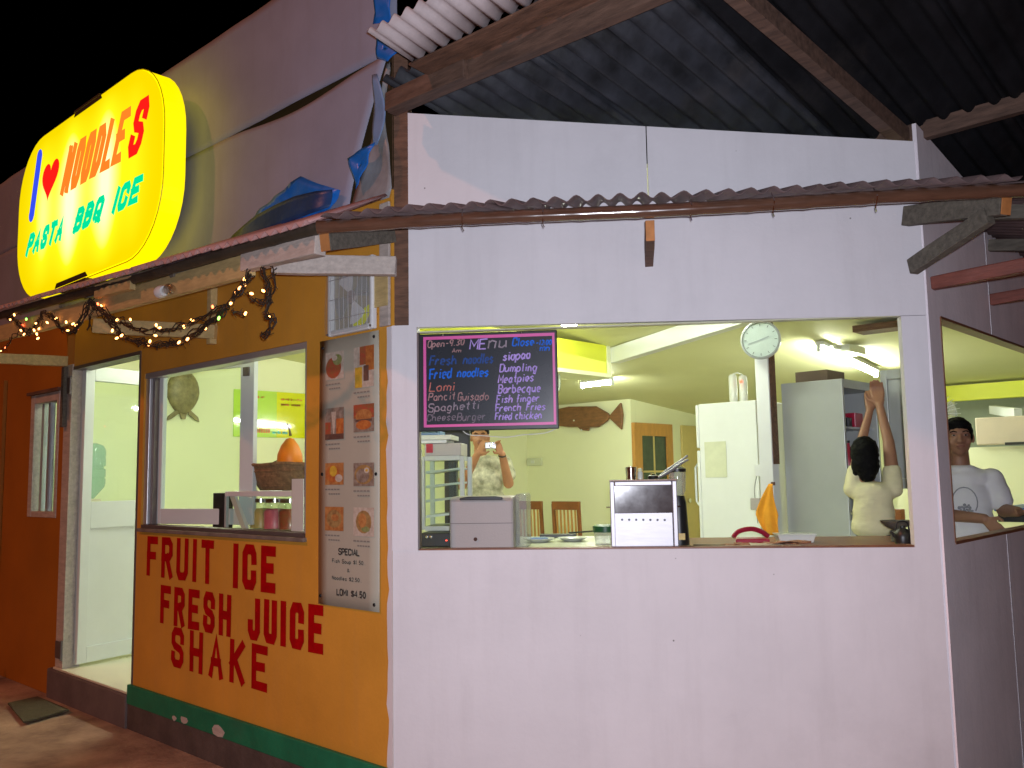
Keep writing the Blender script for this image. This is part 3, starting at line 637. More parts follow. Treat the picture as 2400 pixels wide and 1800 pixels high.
# street window: aluminium frame, sill, swung-in sash
wf = MB()
wf.box(-2.545, -2.49, 0.012, 0.09, 1.285, 2.235); wf.box(-0.705, -0.69, 0.0, 0.09, 1.27, 2.27); wf.box(-2.545, -0.705, 0.004, 0.09, 2.235, 2.27)
win = wf.build('street_window', 'aluminium', shop, bevel=0.003)
MB().box(-2.49, -2.455, 0.03, 0.07, 1.285, 2.235).build('frame_track', 'alu_dark', win, bevel=0.002)
MB().box(-2.56, -0.68, -0.022, 0.095, 1.240, 1.262).build('sill', 'sill_brown', win, bevel=0.003)
MB().box(-2.545, -0.69, 0.0, 0.09, 1.2625, 1.284).build('bottom_track', 'alu_dark', win, bevel=0.002)
SD = Vector((math.cos(R(16)), math.sin(R(16)), 0)); SN = Vector((-SD.y, SD.x, 0)); SO = Vector((-2.455, 0.06, 0))
def sash_box(mb, t0, t1, n0, n1, z0, z1):
    vs = [SO+SD*t+SN*n+Vector((0, 0, z)) for z in (z0, z1) for n in (n0, n1) for t in (t0, t1)]
    return mb.add(vs, [(0, 2, 3, 1), (4, 5, 7, 6), (0, 1, 5, 4), (2, 6, 7, 3), (0, 4, 6, 2), (1, 3, 7, 5)])
sm = MB()
for a, b, c, e in wall_cells(0.0, 0.815, 1.288, 2.31, [(0.035, 0.705, 1.385, 2.262)]): sash_box(sm, a, b, 0, 0.035, c, e)
sash = sm.build('sash', 'upvc', win, bevel=0.003)
sash_box(MB(), 0.035, 0.705, 0.014, 0.018, 1.385, 2.262).build('pane', 'glass_faint', sash)
sash_box(MB(), 0.735, 0.78, -0.014, -0.001, 2.20, 2.255).build('latch', 'alu_dark', sash)

# window in the orange wall
of = MB(); of.box(-4.56, -4.48, -0.006, 0.09, 1.30, 2.27); of.box(-4.02, -3.97, -0.006, 0.09, 1.30, 2.27); of.box(-4.48, -4.02, -0.004, 0.09, 2.20, 2.27); of.box(-4.48, -4.02, -0.004, 0.09, 1.30, 1.345)
ow = of.build('small_window', 'wood_pale', shop, bevel=0.003)
MB().box(-4.42, -4.37, 0.03, 0.07, 1.346, 2.199).build('window_bar', 'aluminium', ow); MB().box(-4.28, -4.245, 0.03, 0.07, 1.346, 2.199).build('window_bar', 'aluminium', ow)
MB().box(-4.48, -4.02, 0.045, 0.048, 1.346, 2.199).build('pane', 'glass', ow)
MB().box(-4.60, -3.95, -0.03, -0.007, 2.271, 2.295).build('window_head', 'wood_brown', ow)
MB().box(-4.235, -4.03, 0.075, 0.085, 1.36, 2.19).build('curtain', 'grey_steel', ow)
q = MB(); q.box(-4.20, -4.06, 0.066, 0.074, 1.93, 1.955); q.box(-4.20, -4.06, 0.066, 0.074, 1.885, 1.905); q.build('dark_slot', 'black_plastic', ow)
MB().box(-4.19, -4.09, 0.062, 0.074, 1.68, 1.85).build('radio_case', 'black_plastic', ow)

# ------------------------------------------------------------------ facade cladding above the awning, torn tarps
fac = thing('facade_cladding', 'mauve grey sheet cladding sagging above the awning behind the lit sign', 'cladding', (-2.9, 0, 2.9))
def clad(u, v, z0, z1, x0, x1, seed, bulge=0.0):
    x = x0+(x1-x0)*u; z = z0+(z1-z0)*v
    y = -0.012*noise.noise((x*0.9, z*1.3, seed))-0.006*noise.noise((x*3, z*0.7, seed+4))
    return (x, -0.02+y+bulge*math.exp(-((x+0.8)/0.5)**2)*v**5, z-(0.050*math.exp(-((x+0.78)/0.48)**2)*v**6 if bulge else 0))
m = MB(); m.grid(lambda u, v: clad(u, v, 3.585, 4.265, -9.0, 0.07, 1.0), 90, 14); m.build('cladding_sheet', 'tarp_mauve', fac, smooth=True, solid=0.004)
m = MB()
def lower(u, v):
    z0, z1 = 2.86, 3.588; z = z0+(z1-z0)*v
    xr = -0.30+0.30*((z-2.86)/0.72)**1.3
    p = clad(u, v, z0, z1, -9.0, xr, 1.0, 0.012); return (p[0], p[1]-0.004, p[2])
m.grid(lower, 130, 20); m.build('cladding_sheet', 'tarp_mauve', fac, smooth=True, solid=0.004)
m = MB(); m.box(-9.0, 0.0, 0.012, 0.02, 2.93, 4.20); m.build('backing_board', 'sign_dark', fac)
m = MB(); m.grid(lambda u, v: (min(0.012, -0.31+0.30*v**0.8+(0.03*math.sin(v*7)+0.27*(1-v)**1.5+0.03)*u), -0.014-0.008*math.sin(u*5+v*9), 2.88+0.66*v), 6, 16)
m.build('torn_plastic', 'plastic_grey', fac, smooth=True, solid=0.002)
m = MB(); m.grid(lambda u, v: (-0.09+0.09*u*math.sin(math.pi*(0.15+0.75*v)), -0.040-0.006*math.sin(v*8+u*2), 3.14+0.36*v), 5, 10); m.build('faded_patch', 'tarp_faded', fac, smooth=True, solid=0.002)
def tarp(label, pts, seed, amp=0.009):
    m = MB(); n = 14; c = Vector((sum(p[0] for p in pts)/len(pts), sum(p[1] for p in pts)/len(pts)))
    # fan of rings from the centre out so the scrap can wrinkle
    edge = []
    for i in range(len(pts)):
        a = Vector(pts[i]); b = Vector(pts[(i+1) % len(pts)])
        for k in range(5): edge.append(a.lerp(b, k/5))
    vs = []; fs = []; ne = len(edge)
    for j in range(5):
        for e in edge:
            p = c.lerp(e, (j+0.15)/4.15) if j else c.lerp(e, 0.02)
            vs.append((p.x, -0.060-amp*noise.noise((p.x*7, p.y*5, seed))-0.006*math.sin((p.x+p.y*1.6)*30), p.y))
    for j in range(4):
        for k in range(ne): fs.append((j*ne+k, j*ne+(k+1) % ne, (j+1)*ne+(k+1) % ne, (j+1)*ne+k))
    m.add(vs, fs); base = (c.x, -0.05, min(p[1] for p in pts))
    o = m.build('blue_tarp', 'tarp_blue', None, smooth=True, solid=0.002, shift=base)
    return tag(o, label, 'tarp', 'torn blue tarp scraps at the shop corner')
big_tarp = tarp('large crumpled blue tarp scrap sagging onto the awning beside the ochre corner', [(-1.34, 2.925), (-1.20, 2.985), (-1.083, 3.035), (-0.86, 3.09), (-0.681, 3.140), (-0.52, 3.06), (-0.318, 2.975), (-0.40, 2.90), (-0.80, 2.90)], 1.0)
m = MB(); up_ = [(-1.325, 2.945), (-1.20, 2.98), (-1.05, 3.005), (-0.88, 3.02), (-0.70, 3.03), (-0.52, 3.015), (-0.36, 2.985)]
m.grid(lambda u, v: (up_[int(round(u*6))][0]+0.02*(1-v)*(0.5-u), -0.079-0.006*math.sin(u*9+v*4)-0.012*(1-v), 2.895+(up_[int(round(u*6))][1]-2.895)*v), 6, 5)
m.build('folded_edge', 'tarp_shaded', big_tarp, smooth=True, solid=0.002)  # lower fold coloured darker to paint in its shade
tarp('small pointed blue tarp scrap on the diagonal torn edge', [(-0.265, 3.125), (-0.055, 3.150), (-0.10, 3.06), (-0.205, 2.955), (-0.225, 3.04)], 5.0)
tarp('blue tarp strip hanging above the pale roof edge', [(-0.055, 4.06), (0.060, 4.05), (0.064, 3.71), (-0.050, 3.735)], 9.0)
tarp('blue tarp scrap tucked under the end of the pale roof sheet', [(-0.048, 3.685), (0.0, 3.665), (0.135, 3.545), (0.05, 3.515), (-0.035, 3.56)], 12.0)

# ------------------------------------------------------------------ main roof over the corner
roof = thing('main_roof', 'dark corrugated roof on timber beams high over the white corner wall', 'roof', (0.16, -0.1, 3.28))
def corr(mb, P, L, amp, nx, ny=1, rag=0.0, seed=0.0, pitch=0.076):
    """corrugated sheet: P(u,v) gives the flat surface, u across the waves; L metres across"""
    waves = L/pitch; n = int(waves*nx)
    vs = []; fs = []
    for j in range(ny+1):
        for i in range(n+1):
            u = i/n; p = Vector(P(u, j/ny)); p.z += amp*math.sin(2*math.pi*waves*u)
            if rag and j in (0,): p.z += rag*noise.noise((u*14, seed, 0))
            vs.append(p)
    for j in range(ny):
        for i in range(n): fs.append((j*(n+1)+i, j*(n+1)+i+1, (j+1)*(n+1)+i+1, (j+1)*(n+1)+i))
    return mb.add(vs, fs)
RZ = lambda y: 3.36-0.145*y
for k in range(4):
    x0 = 0.10+0.71*k; x1 = x0+0.735
    corr(MB(), lambda u, v: (x0+(x1-x0)*u, -0.135+3.3*v, RZ(-0.135+3.3*v)+0.006*(k % 2)+0.010*noise.noise((u*2+k, v*3, 0))), (x1-x0), 0.022, 10, 6, pitch=0.105).build('corrugated_sheet', 'sheet_dark' if k < 2 else 'sheet_shaded', roof, smooth=True, solid=0.003)  # right-hand sheets coloured near-black to paint the light fading out
for k in range(3):
    x0 = 0.40+0.72*k; x1 = x0+0.73
    corr(MB(), lambda u, v: (x0+(x1-x0)*u, -0.455+0.24*v+(0.018*noise.noise((u*9, k, 0)) if v > .5 else 0), 3.388-0.19*(0.24*v)+0.004*(k % 2)), (x1-x0), 0.013, 8).build('overhang_sheet', 'sheet_pale', roof, smooth=True, solid=0.003)
m = MB(); m.beam((0.08, -0.06, 3.300), (2.6, -0.06, 3.262), 0.05, 0.105, jitter=0.003); m.build('roof_beam', 'wood_roof', roof)
m = MB(); m.beam((0.10, -0.105, 3.285), (0.62, -0.105, 3.275), 0.035, 0.085, jitter=0.002); m.build('roof_beam', 'wood_roof', roof, bevel=0.003)
m = MB(); m.beam((0.40, -0.165, 3.322), (2.6, -0.165, 3.312), 0.13, 0.012, jitter=0.008); m.build('gap_board', 'wood_brown', roof)
m = MB(); m.beam((1.715, -0.3, 3.335), (1.85, 1.75, 3.052), 0.055, 0.08, jitter=0.003); m.build('rafter', 'wood_roof', roof)
m = MB(); m.beam((1.70, 1.56, 3.095), (3.3, 1.52, 3.105), 0.05, 0.075, jitter=0.003); m.build('roof_beam', 'wood_roof', roof)
m = MB(); m.beam((0.06, -0.02, 3.25), (0.06, -0.02, 3.62), 0.05, 0.06); m.build('roof_post', 'wood_brown', roof)

# ------------------------------------------------------------------ awnings
def bamboo(mb, p0, p1, r=0.027, nodes=9):
    p0 = Vector(p0); p1 = Vector(p1); pts = []; rs = []; n = nodes*6
    for i in range(n+1):
        t = i/n; f = (t*nodes) % 1
        pts.append(p0.lerp(p1, t)+Vector((0, 0, 0.004*math.sin(t*9)))); rs.append(r*(1.0+(0.10 if (i % 6) == 0 else 0.0)+0.02*math.sin(i)))
    return mb.tube(pts, rs, 14)
aw1 = thing('street_awning', 'pinkish corrugated awning over the ochre wall, on a dark front pole', 'awning', (-1.9, -0.3, 2.7))
zw = lambda x: 2.888-0.042*x
zf = lambda x: 2.618-0.047*x
for k in range(5):
    xa = -3.98+0.792*k; xb = xa+0.80
    def P(u, v, xa=xa, xb=xb, k=k):
        xw_ = xa+(xb-xa)*u; xf = xw_+0.175*(xw_+3.98)/3.98
        rag = 0.018*noise.noise((xw_*6, k, 0)) if v > 0.5 else 0
        x = xw_+(xf-xw_)*v
        return (x, -0.015-0.555*v-rag, zw(xw_)+(zf(xf)-zw(xw_))*v+0.004*(k % 2))
    corr(MB(), P, 0.80, 0.012, 8, 3).build('corrugated_sheet', 'sheet_pink', aw1, smooth=True, solid=0.003)
m = MB(); bamboo(m, (-4.0, -0.505, 2.772), (0.15, -0.505, 2.600), 0.026, 12); m.build('front_pole', 'bamboo_dark', aw1, smooth=True)
m = MB(); m.beam((-4.0, -0.455, 2.655), (-0.47, -0.455, 2.560), 0.045, 0.11, jitter=0.002); m.build('purlin', 'wood_cream', aw1, bevel=0.003)
m = MB(); m.beam((-0.495, -0.475, 2.573), (0.105, -0.475, 2.545), 0.055, 0.088, jitter=0.002); m.build('purlin_block', 'wood_pale', aw1, bevel=0.004)
m = MB(); m.beam((-0.33, -0.43, 2.542), (0.085, -0.045, 2.524), 0.05, 0.088, jitter=0.002); m.build('tie_beam', 'wood_pale', aw1, bevel=0.004)
m = MB(); m.beam((0.135, -0.47, 2.553), (0.01, -0.01, 2.70), 0.045, 0.085, jitter=0.002); m.build('hip_rafter', 'wood_grey', aw1, bevel=0.003)
m = MB(); m.beam((0.137, -0.478, 2.5525), (0.1355, -0.4725, 2.5535), 0.046, 0.086); m.build('rafter_end', 'wood_orange', aw1)
m = MB(); m.beam((-2.25, -0.45, 2.50), (-1.60, -0.012, 2.430), 0.045, 0.085, jitter=0.002); m.build('tie_beam', 'wood_cream', aw1, bevel=0.003)
m = MB(); m.box(-1.655, -1.61, -0.045, -0.002, 2.36, 2.70); m.build('wall_cleat', 'wood_cream', aw1, bevel=0.003)
m = MB(); m.beam((-3.92, -0.46, 2.475), (-3.82, -0.012, 2.478), 0.045, 0.075, jitter=0.002); m.build('tie_beam', 'wood_cream', aw1, bevel=0.003)
m = MB(); m.box(-3.845, -3.795, -0.045, -0.014, 1.98, 2.435); m.build('wall_cleat', 'wood_grey', aw1, bevel=0.003)
for k, x in enumerate((-3.4, -2.3, -1.2)):
    m = MB(); m.beam((x, -0.50, zf(x)-0.03), (x, -0.02, zw(x)-0.06), 0.04, 0.06); m.build('rafter', 'wood_grey', aw1)
m = MB(); m.beam((-2.08, -0.515, 2.672), (-1.60, -0.515, 2.652), 0.03, 0.075, jitter=0.004); m.build('splice_board', 'wood_cream', aw1)

aw2 = thing('corner_awning', 'rusty corrugated awning with glossy bamboo pole across the white wall', 'awning', (1.2, -0.3, 2.65), 'W')
for k in range(4):
    xa = 0.0+0.60*k; xb = xa+0.61
    def P(u, v, xa=xa, xb=xb, k=k):
        xw_ = xa+(xb-xa)*u; xf = -0.165+(xw_/2.39)*2.73
        rag = 0.012*noise.noise((xw_*7, k+9, 0)) if v > .5 else 0
        return (xw_+(xf-xw_)*v, -0.012-0.535*v-rag, 2.785+(2.652-2.785)*v+0.003*(k % 2)+(-0.02*(1-xw_/0.3) if xw_ < 0.3 else 0))
    corr(MB(), P, 0.61, 0.0135, 8, 3).build('corrugated_sheet', 'sheet_red', aw2, smooth=True, solid=0.003)
m = MB(); bamboo(m, (-0.19, -0.505, 2.600), (2.66, -0.505, 2.612), 0.0275, 13); m.build('bamboo_pole', 'bamboo', aw2, smooth=True)
for i, x in enumerate((0.42, 0.75, 1.34, 1.66, 2.05)):
    MB().tube([(x, -0.50, 2.655), (x+0.004, -0.535, 2.61), (x, -0.515, 2.568), (x+0.006, -0.505, 2.556)], 0.0022, 5).build('wire_tie', 'chrome', aw2)
m = MB(); m.beam((1.182, -0.462, 2.532), (1.196, -0.002, 2.535), 0.036, 0.085, jitter=0.001); m.build('rafter', 'wood_brown', aw2)
m = MB(); m.box(1.164, 1.200, -0.470, -0.4625, 2.4895, 2.5745); m.build('rafter_end', 'wood_orange', aw2, bevel=0.002)
m = MB(); m.beam((2.325, -0.025, 2.665), (2.545, -0.47, 2.572), 0.045, 0.085, jitter=0.002); m.build('hip_rafter', 'wood_grey', aw2, bevel=0.003)
m = MB(); m.beam((2.548, -0.476, 2.5705), (2.5505, -0.481, 2.5695), 0.046, 0.083); m.build('rafter_end', 'wood_orange', aw2)
m = MB(); m.beam((2.335, -0.03, 2.435), (2.51, -0.42, 2.545), 0.045, 0.07, jitter=0.002); m.build('brace', 'wood_grey', aw2, bevel=0.003)

aw3 = thing('side_awning', 'dim corrugated awning along the side wall, at the far end of the bamboo', 'awning', (2.2, 2.6, 2.7))
for k in range(4):
    ya = 1.44+0.78*k; yb = ya+0.79
    def P(u, v, ya=ya, yb=yb, k=k):
        y = ya+(yb-ya)*u; return (RX+0.012+0.52*v, y-0.19*v*(1 if k == 0 else 0)*(1-u), 2.785-0.125*v+0.003*(k % 2))
    corr(MB(), P, 0.79, 0.013, 8).build('corrugated_sheet', 'sheet_red', aw3, smooth=True, solid=0.003)
m = MB(); bamboo(m, (2.43, 1.16, 2.612), (2.43, 4.6, 2.62), 0.027, 14); m.build('bamboo_pole', 'bamboo_dark', aw3, smooth=True)
for y, z, mat in ((1.50, 2.375, 'wood_red'), (2.42, 2.425, 'wood_red'), (3.3, 2.43, 'wood_red')):
    m = MB(); m.beam((RX+0.002, y, z), (RX+0.62, y-0.005, z+0.03), 0.045, 0.06, jitter=0.002); m.build('tie_beam', mat, aw3, bevel=0.006)
    if y > 2: MB().beam((RX+0.002, y+0.05, z+0.30), (RX+0.50, y+0.05, z+0.21), 0.04, 0.06).build('rafter', 'wood_grey', aw3)
MB().beam((RX+0.03, 1.55, 2.70), (2.43, 1.6, 2.615), 0.04, 0.06).build('rafter', 'wood_grey', aw3)

# ------------------------------------------------------------------ lit sign
sg = thing('lit_sign', 'glowing yellow noodle sign box with rounded corners above the awning', 'sign', (-2.895, -0.19, 3.0))
def rrect(cx, cz, hw, hh, r, n=9):
    o = []
    for (sx, sz, a0) in ((1, 1, 0), (-1, 1, 90), (-1, -1, 180), (1, -1, 270)):
        for i in range(n+1):
            a = R(a0+90*i/n); o.append((cx+sx*(hw-r)+r*math.cos(a), cz+sz*(hh-r)+r*math.sin(a)))
    return o
ol = rrect(-2.925, 3.52, 1.19, 0.605, 0.46)
m = MB(); m.prism(ol, (0, -0.292, 0), (1, 0, 0), (0, 0, 1), (0, 0.135, 0)); m.build('sign_box', 'sign_side', sg)
m = MB(); m.prism(rrect(-2.925, 3.52, 1.08, 0.50, 0.40), (0, -0.1565, 0), (1, 0, 0), (0, 0, 1), (0, 0.010, 0)); m.build('back_panel', 'sign_dark', sg)
ol2 = rrect(-2.925, 3.52, 1.185, 0.60, 0.455)
m = MB(); m.prism(ol2, (0, -0.300, 0), (1, 0, 0), (0, 0, 1), (0, 0.0075, 0)); m.build('sign_face', 'sign_face', sg)
m = MB(); ol3 = rrect(-2.925, 3.52, 1.193, 0.608, 0.46)
m.tube([(p[0], -0.2925, p[1]) for p in ol3+ol3[:1]], 0.003, 5, False); m.build('edge_trim', 'acrylic_yellow', sg)
m = MB(); m.box(-3.32, -2.80, -0.302, -0.15, 2.893, 2.914); m.prism([(-3.32, 2.917), (-2.76, 2.917), (-2.80, 2.952), (-3.29, 2.952)], (0, -0.304, 0), (1, 0, 0), (0, 0, 1), (0, 0.003, 0)); m.build('bracket', 'sign_dark', sg)
m = MB(); m.box(-3.08, -2.66, -0.305, -0.15, 4.126, 4.14); m.prism([(-3.08, 4.095), (-2.62, 4.095), (-2.64, 4.123), (-3.06, 4.123)], (0, -0.304, 0), (1, 0, 0), (0, 0, 1), (0, 0.003, 0)); m.build('bracket', 'sign_dark', sg)

for xr in (-3.55, -2.25): MB().box(xr-.05, xr+.05, -0.141, -0.02, 3.2, 3.9).build('mounting_rail', 'alu_dark', sg)
Y0 = -0.301
m = MB(); m.ribbon([(-3.835, 3.555), (-3.715, 3.99)], 0.105, (0, Y0, 0), (1, 0, 0), (0, 0, 1)); 
m.prism([(0.052*math.cos(a*math.pi/8), 0.052*math.sin(a*math.pi/8)) for a in range(16)], (-3.835, Y0-0.0005, 3.56), (1, 0, 0), (0, 0, 1), (0, -0.0003, 0))
m.prism([(0.052*math.cos(a*math.pi/8), 0.052*math.sin(a*math.pi/8)) for a in range(16)], (-3.715, Y0-0.0005, 3.985), (1, 0, 0), (0, 0, 1), (0, -0.0003, 0))
m.build('letter_i', 'sign_blue', sg)
hp = []
for i in range(40):
    t = 2*math.pi*i/40; hx = 16*math.sin(t)**3; hz = 13*math.cos(t)-5*math.cos(2*t)-2*math.cos(3*t)-math.cos(4*t)
    hp.append((hx*0.0098+hz*0.0022, hz*0.0098))
m = MB(); m.prism(hp, (-3.49, Y0-0.0008, 3.762), (1, 0, 0), (0, 0, 1), (0, -0.0004, 0)); m.build('heart', 'sign_red', sg)
m = MB(); text(m, 'NOODLE', -3.30, 3.575, 0.985, 0.33, 0.068, 0.001, slant=0.48, gap=0.12, block=True, y=-0.3005); m.build('lettering', 'sign_orange', sg)
m = MB(); text(m, 'S', -2.235, 3.565, 0.19, 0.335, 0.072, 0.001, slant=0.48, block=True, y=-0.3005); m.build('lettering', 'sign_red', sg)
for s, x0, x1 in (('PASTA', -3.94, -3.25), ('BBQ', -3.05, -2.60), ('ICE', -2.43, -2.06)):
    m = MB(); text(m, s, x0, 3.252, x1-x0, 0.168, 0.047, 0.001, slant=0.6, gap=0.16, block=True, y=-0.3005, wob=0.01); m.build('lettering', 'sign_cyan', sg)

# ------------------------------------------------------------------ string lights
BULBS = [(-3.438, -0.518, 2.723, 'w'), (-3.563, -0.503, 2.709, 'w'), (-3.22, -0.512, 2.664, 'g'), (-2.905, -0.5, 2.661, 'w'), (-2.732, -0.499, 2.604, 'w'), (-2.799, -0.527, 2.584, 'w'), (-2.991, -0.529, 2.604, 'w'), (-3.364, -0.488, 2.644, 'r'), (-3.297, -0.517, 2.596, 'w'), (-3.232, -0.518, 2.561, 'w'), (-3.075, -0.48, 2.585, 'w'), (-3.085, -0.506, 2.572, 'w'), (-3.087, -0.488, 2.549, 'w'), (-3.012, -0.506, 2.509, 'w'), (-2.566, -0.498, 2.559, 'w'), (-2.394, -0.522, 2.523, 'w'), (-2.405, -0.498, 2.519, 'w'), (-2.419, -0.487, 2.502, 'r'), (-2.518, -0.504, 2.499, 'w'), (-3.672, -0.493, 2.524, 'r'), (-3.75, -0.496, 2.505, 'w'), (-2.025, -0.527, 2.592, 'r'), (-2.062, -0.492, 2.59, 'w'), (-2.082, -0.5, 2.576, 'w'), (-1.845, -0.515, 2.414, 'w'), (-1.692, -0.528, 2.366, 'w'), (-1.849, -0.487, 2.374, 'w'), (-1.805, -0.506, 2.472, 'w'), (-1.665, -0.494, 2.456, 'w'), (-1.367, -0.486, 2.387, 'w'), (-1.313, -0.494, 2.364, 'w'), (-1.379, -0.484, 2.332, 'w'), (-1.384, -0.51, 2.299, 'w'), (-1.446, -0.49, 2.291, 'w'), (-1.017, -0.508, 2.331, 'w'), (-0.982, -0.483, 2.363, 'w'), (-0.839, -0.486, 2.302, 'w'), (-1.031, -0.525, 2.251, 'w'), (-0.947, -0.523, 2.258, 'w'), (-0.652, -0.519, 2.324, 'g'), (-0.781, -0.482, 2.402, 'r'), (-0.445, -0.508, 2.48, 'w'), (-0.455, -0.499, 2.459, 'w'), (-0.474, -0.515, 2.442, 'w'), (-0.536, -0.505, 2.429, 'w'), (-0.558, -0.511, 2.383, 'w'), (-0.375, -0.512, 2.401, 'w'), (-0.295, -0.501, 2.403, 'w'), (-0.444, -0.501, 2.32, 'w'), (-0.27, -0.485, 2.284, 'w')]
PATHS = [[(-3.672, 2.753), (-3.477, 2.698), (-3.258, 2.585), (-3.11, 2.585), (-2.995, 2.633), (-2.905, 2.666), (-2.739, 2.599), (-2.6, 2.521), (-2.407, 2.479), (-2.255, 2.592), (-2.18, 2.639)],
 [(-2.18, 2.63), (-2.06, 2.564), (-1.906, 2.472), (-1.723, 2.372), (-1.502, 2.308), (-1.296, 2.27), (-1.118, 2.263), (-0.949, 2.278), (-0.789, 2.312), (-0.662, 2.348), (-0.565, 2.399), (-0.47, 2.442), (-0.389, 2.50)],
 [(-2.18, 2.63), (-2.1, 2.594), (-1.853, 2.496), (-1.658, 2.424), (-1.457, 2.369), (-1.194, 2.336), (-0.979, 2.343), (-0.765, 2.362), (-0.589, 2.389), (-0.411, 2.49)],
 [(-0.298, 2.51), (-0.252, 2.432), (-0.24, 2.35), (-0.271, 2.294), (-0.205, 2.26), (-0.237, 2.21), (-0.303, 2.2)], [(-0.398, 2.399), (-0.317, 2.353), (-0.25, 2.346), (-0.208, 2.388), (-0.198, 2.50)],
 [(-0.563, 2.353), (-0.514, 2.334), (-0.443, 2.311)], [(-3.80, 2.49), (-3.645, 2.527), (-3.463, 2.573), (-3.258, 2.585)]]
sl = thing('string_lights', 'tangled fairy lights looped along the awning above door and window', 'string lights', (-2.18, -0.5, 2.64))
def smooth_path(pts, n):
    out = []
    for i in range(len(pts)-1):
        p0 = pts[max(i-1, 0)]; p1 = pts[i]; p2 = pts[i+1]; p3 = pts[min(i+2, len(pts)-1)]
        for k in range(n):
            t = k/n
            out.append(tuple(0.5*((2*b)+(-a+c)*t+(2*a-5*b+4*c-d)*t*t+(-a+3*b-3*c+d)*t**3) for a, b, c, d in zip(p0, p1, p2, p3)))
    return out+[pts[-1]]
m = MB(); stubs = MB()
for pi, pa in enumerate(PATHS):
    sp = smooth_path(pa, 5); strands = 7 if pi in (0, 1) else 4 if pi in (2, 3) else 2
    for s in range(strands):
        pts = [(x+0.030*noise.noise((i*0.41, s*7.3, pi)), -0.505+0.03*noise.noise((i*0.37, s*3.1, pi+5)), z+0.042*noise.noise((i*0.43, s*5.7, pi+9))) for i, (x, z) in enumerate(sp)]
        m.tube(pts, 0.0030, 5)
        for i in range(1, len(pts), 3):
            p = Vector(pts[i]); d = Vector((random.uniform(-1, 1), random.uniform(-.5, .5), random.uniform(-1, 0.8)))*0.024
            stubs.tube([p, p+d], [0.002, 0.0014], 4)
for i in range(7):                                            # loose loops hanging from the knots
    x = random.choice((-0.27, -0.25, -2.2)); z = 2.47 if x > -1 else 2.6
    a = [(x+0.05*math.sin(t*2.2+i)+random.uniform(-.006, .006), -0.5+0.02*math.cos(t*3+i), z-0.045*t) for t in [k*0.6 for k in range(6)]]
    m.tube(a, 0.0022, 4)
m.build('wire', 'wire_dark', sl, smooth=True); tag(stubs.build('wire_stubs', 'wire_dark', sl), kind='stuff')
proto = {}
for x, y, z, c in BULBS:
    d = Vector((random.uniform(-.5, .5), random.uniform(-.4, .2), random.uniform(-.7, .7))).normalized()
    if c not in proto:
        b = MB(); b.ball((0, 0, 0), (0.0062, 0.0062, 0.0105), 8, 6)
        o = b.build('bulb', {'w': 'bulb_warm', 'r': 'bulb_red', 'g': 'bulb_green'}[c], sl, smooth=True); 
        me = o.data
        for v in me.vertices: v.co += SHIFT[sl.name]
        proto[c] = o
    else:
        o = proto[c].copy(); COL.objects.link(o)
    o.location = Vector((x, y, z))-SHIFT[sl.name]; o.rotation_euler = d.to_track_quat('Z', 'Y').to_euler()

# bare lamp bulb in a white holder under the purlin
lb = thing('bare_bulb', 'unlit bare light bulb in a white holder on the awning beam', 'light bulb', (-1.27, -0.49, 2.56))
MB().lathe([(0.0, 0), (0.032, 0.0), (0.034, 0.03), (0.026, 0.055), (0.0, 0.056)], (-1.31, -0.50, 2.553), 14, 'x').build('lamp_holder', 'white_plastic', lb, smooth=True)
MB().lathe([(0.014, 0), (0.016, 0.02), (0.028, 0.045), (0.030, 0.062), (0.022, 0.082), (0, 0.09)], (-1.256, -0.50, 2.553), 14, 'x').build('glass_bulb', 'bulb_glass', lb, smooth=True)
MB().box(-1.33, -1.27, -0.484, -0.478, 2.53, 2.58).build('mounting_plate', 'white_plastic', lb)

# ------------------------------------------------------------------ exhaust fan set in the ochre wall, top of corner
fn = thing('exhaust_fan', 'square see-through exhaust fan in the wall above the menu poster', 'fan', (-0.285, -0.03, 2.26))
m = MB(); 
for a, b, c, d in wall_cells(-0.465, -0.105, 2.262, 2.62, [(-0.44, -0.13, 2.29, 2.59)]): m.box(a, b, -0.035, -0.002, c, d)
m.build('fan_frame', 'white_plastic', fn, bevel=0.008)
MB().box(-0.44, -0.13, -0.008, -0.0025, 2.29, 2.59).build('back_plate', 'poster_paper', fn)
m = MB(); hub = Vector((-0.285, -0.018, 2.44)); m.lathe([(0.0, -0.008), (0.032, -0.008), (0.034, 0.004), (0.0, 0.005)], hub, 14, 'y'); m.build('hub', 'beige_plastic', fn, smooth=True)
for k in range(4):
    a0 = R(20+90*k); m = MB(); pl = [(0.03*math.cos(a0-.3), 0.03*math.sin(a0-.3))]+[(0.135*math.cos(a0-.45+t*.25), 0.135*math.sin(a0-.45+t*.25)) for t in range(5)]+[(0.03*math.cos(a0+.4), 0.03*math.sin(a0+.4))]
    m.prism(pl, hub+Vector((0, -0.002+0.0004*k, 0)), (1, 0, 0), (0, 0, 1), (0, 0.0015, 0)); m.build('blade', 'white_plastic' if k % 2 else 'grey_steel', fn)
m = MB(); pl = [(0.135*math.cos(R(t)), 0.135*math.sin(R(t))) for t in range(-95, 0, 8)]+[(0.085*math.cos(R(t)), 0.085*math.sin(R(t))) for t in range(-25, -100, -12)]
m.prism(pl, (-0.275, -0.0082, 2.41), (1, 0, 0), (0, 0, 1), (0, -0.001, 0)); m.build('lit_gap', 'yellow_panel', fn)
m = MB()
for k in range(9): x = -0.43+0.29*k/8; m.tube([(x, -0.037, 2.285), (x, -0.041, 2.44), (x, -0.037, 2.595)], 0.0018, 4)
for z in (2.34, 2.44, 2.54): m.tube([(-0.445, -0.0385, z), (-0.125, -0.0385, z)], 0.0018, 4)
m.build('guard_grille', 'aluminium', fn)
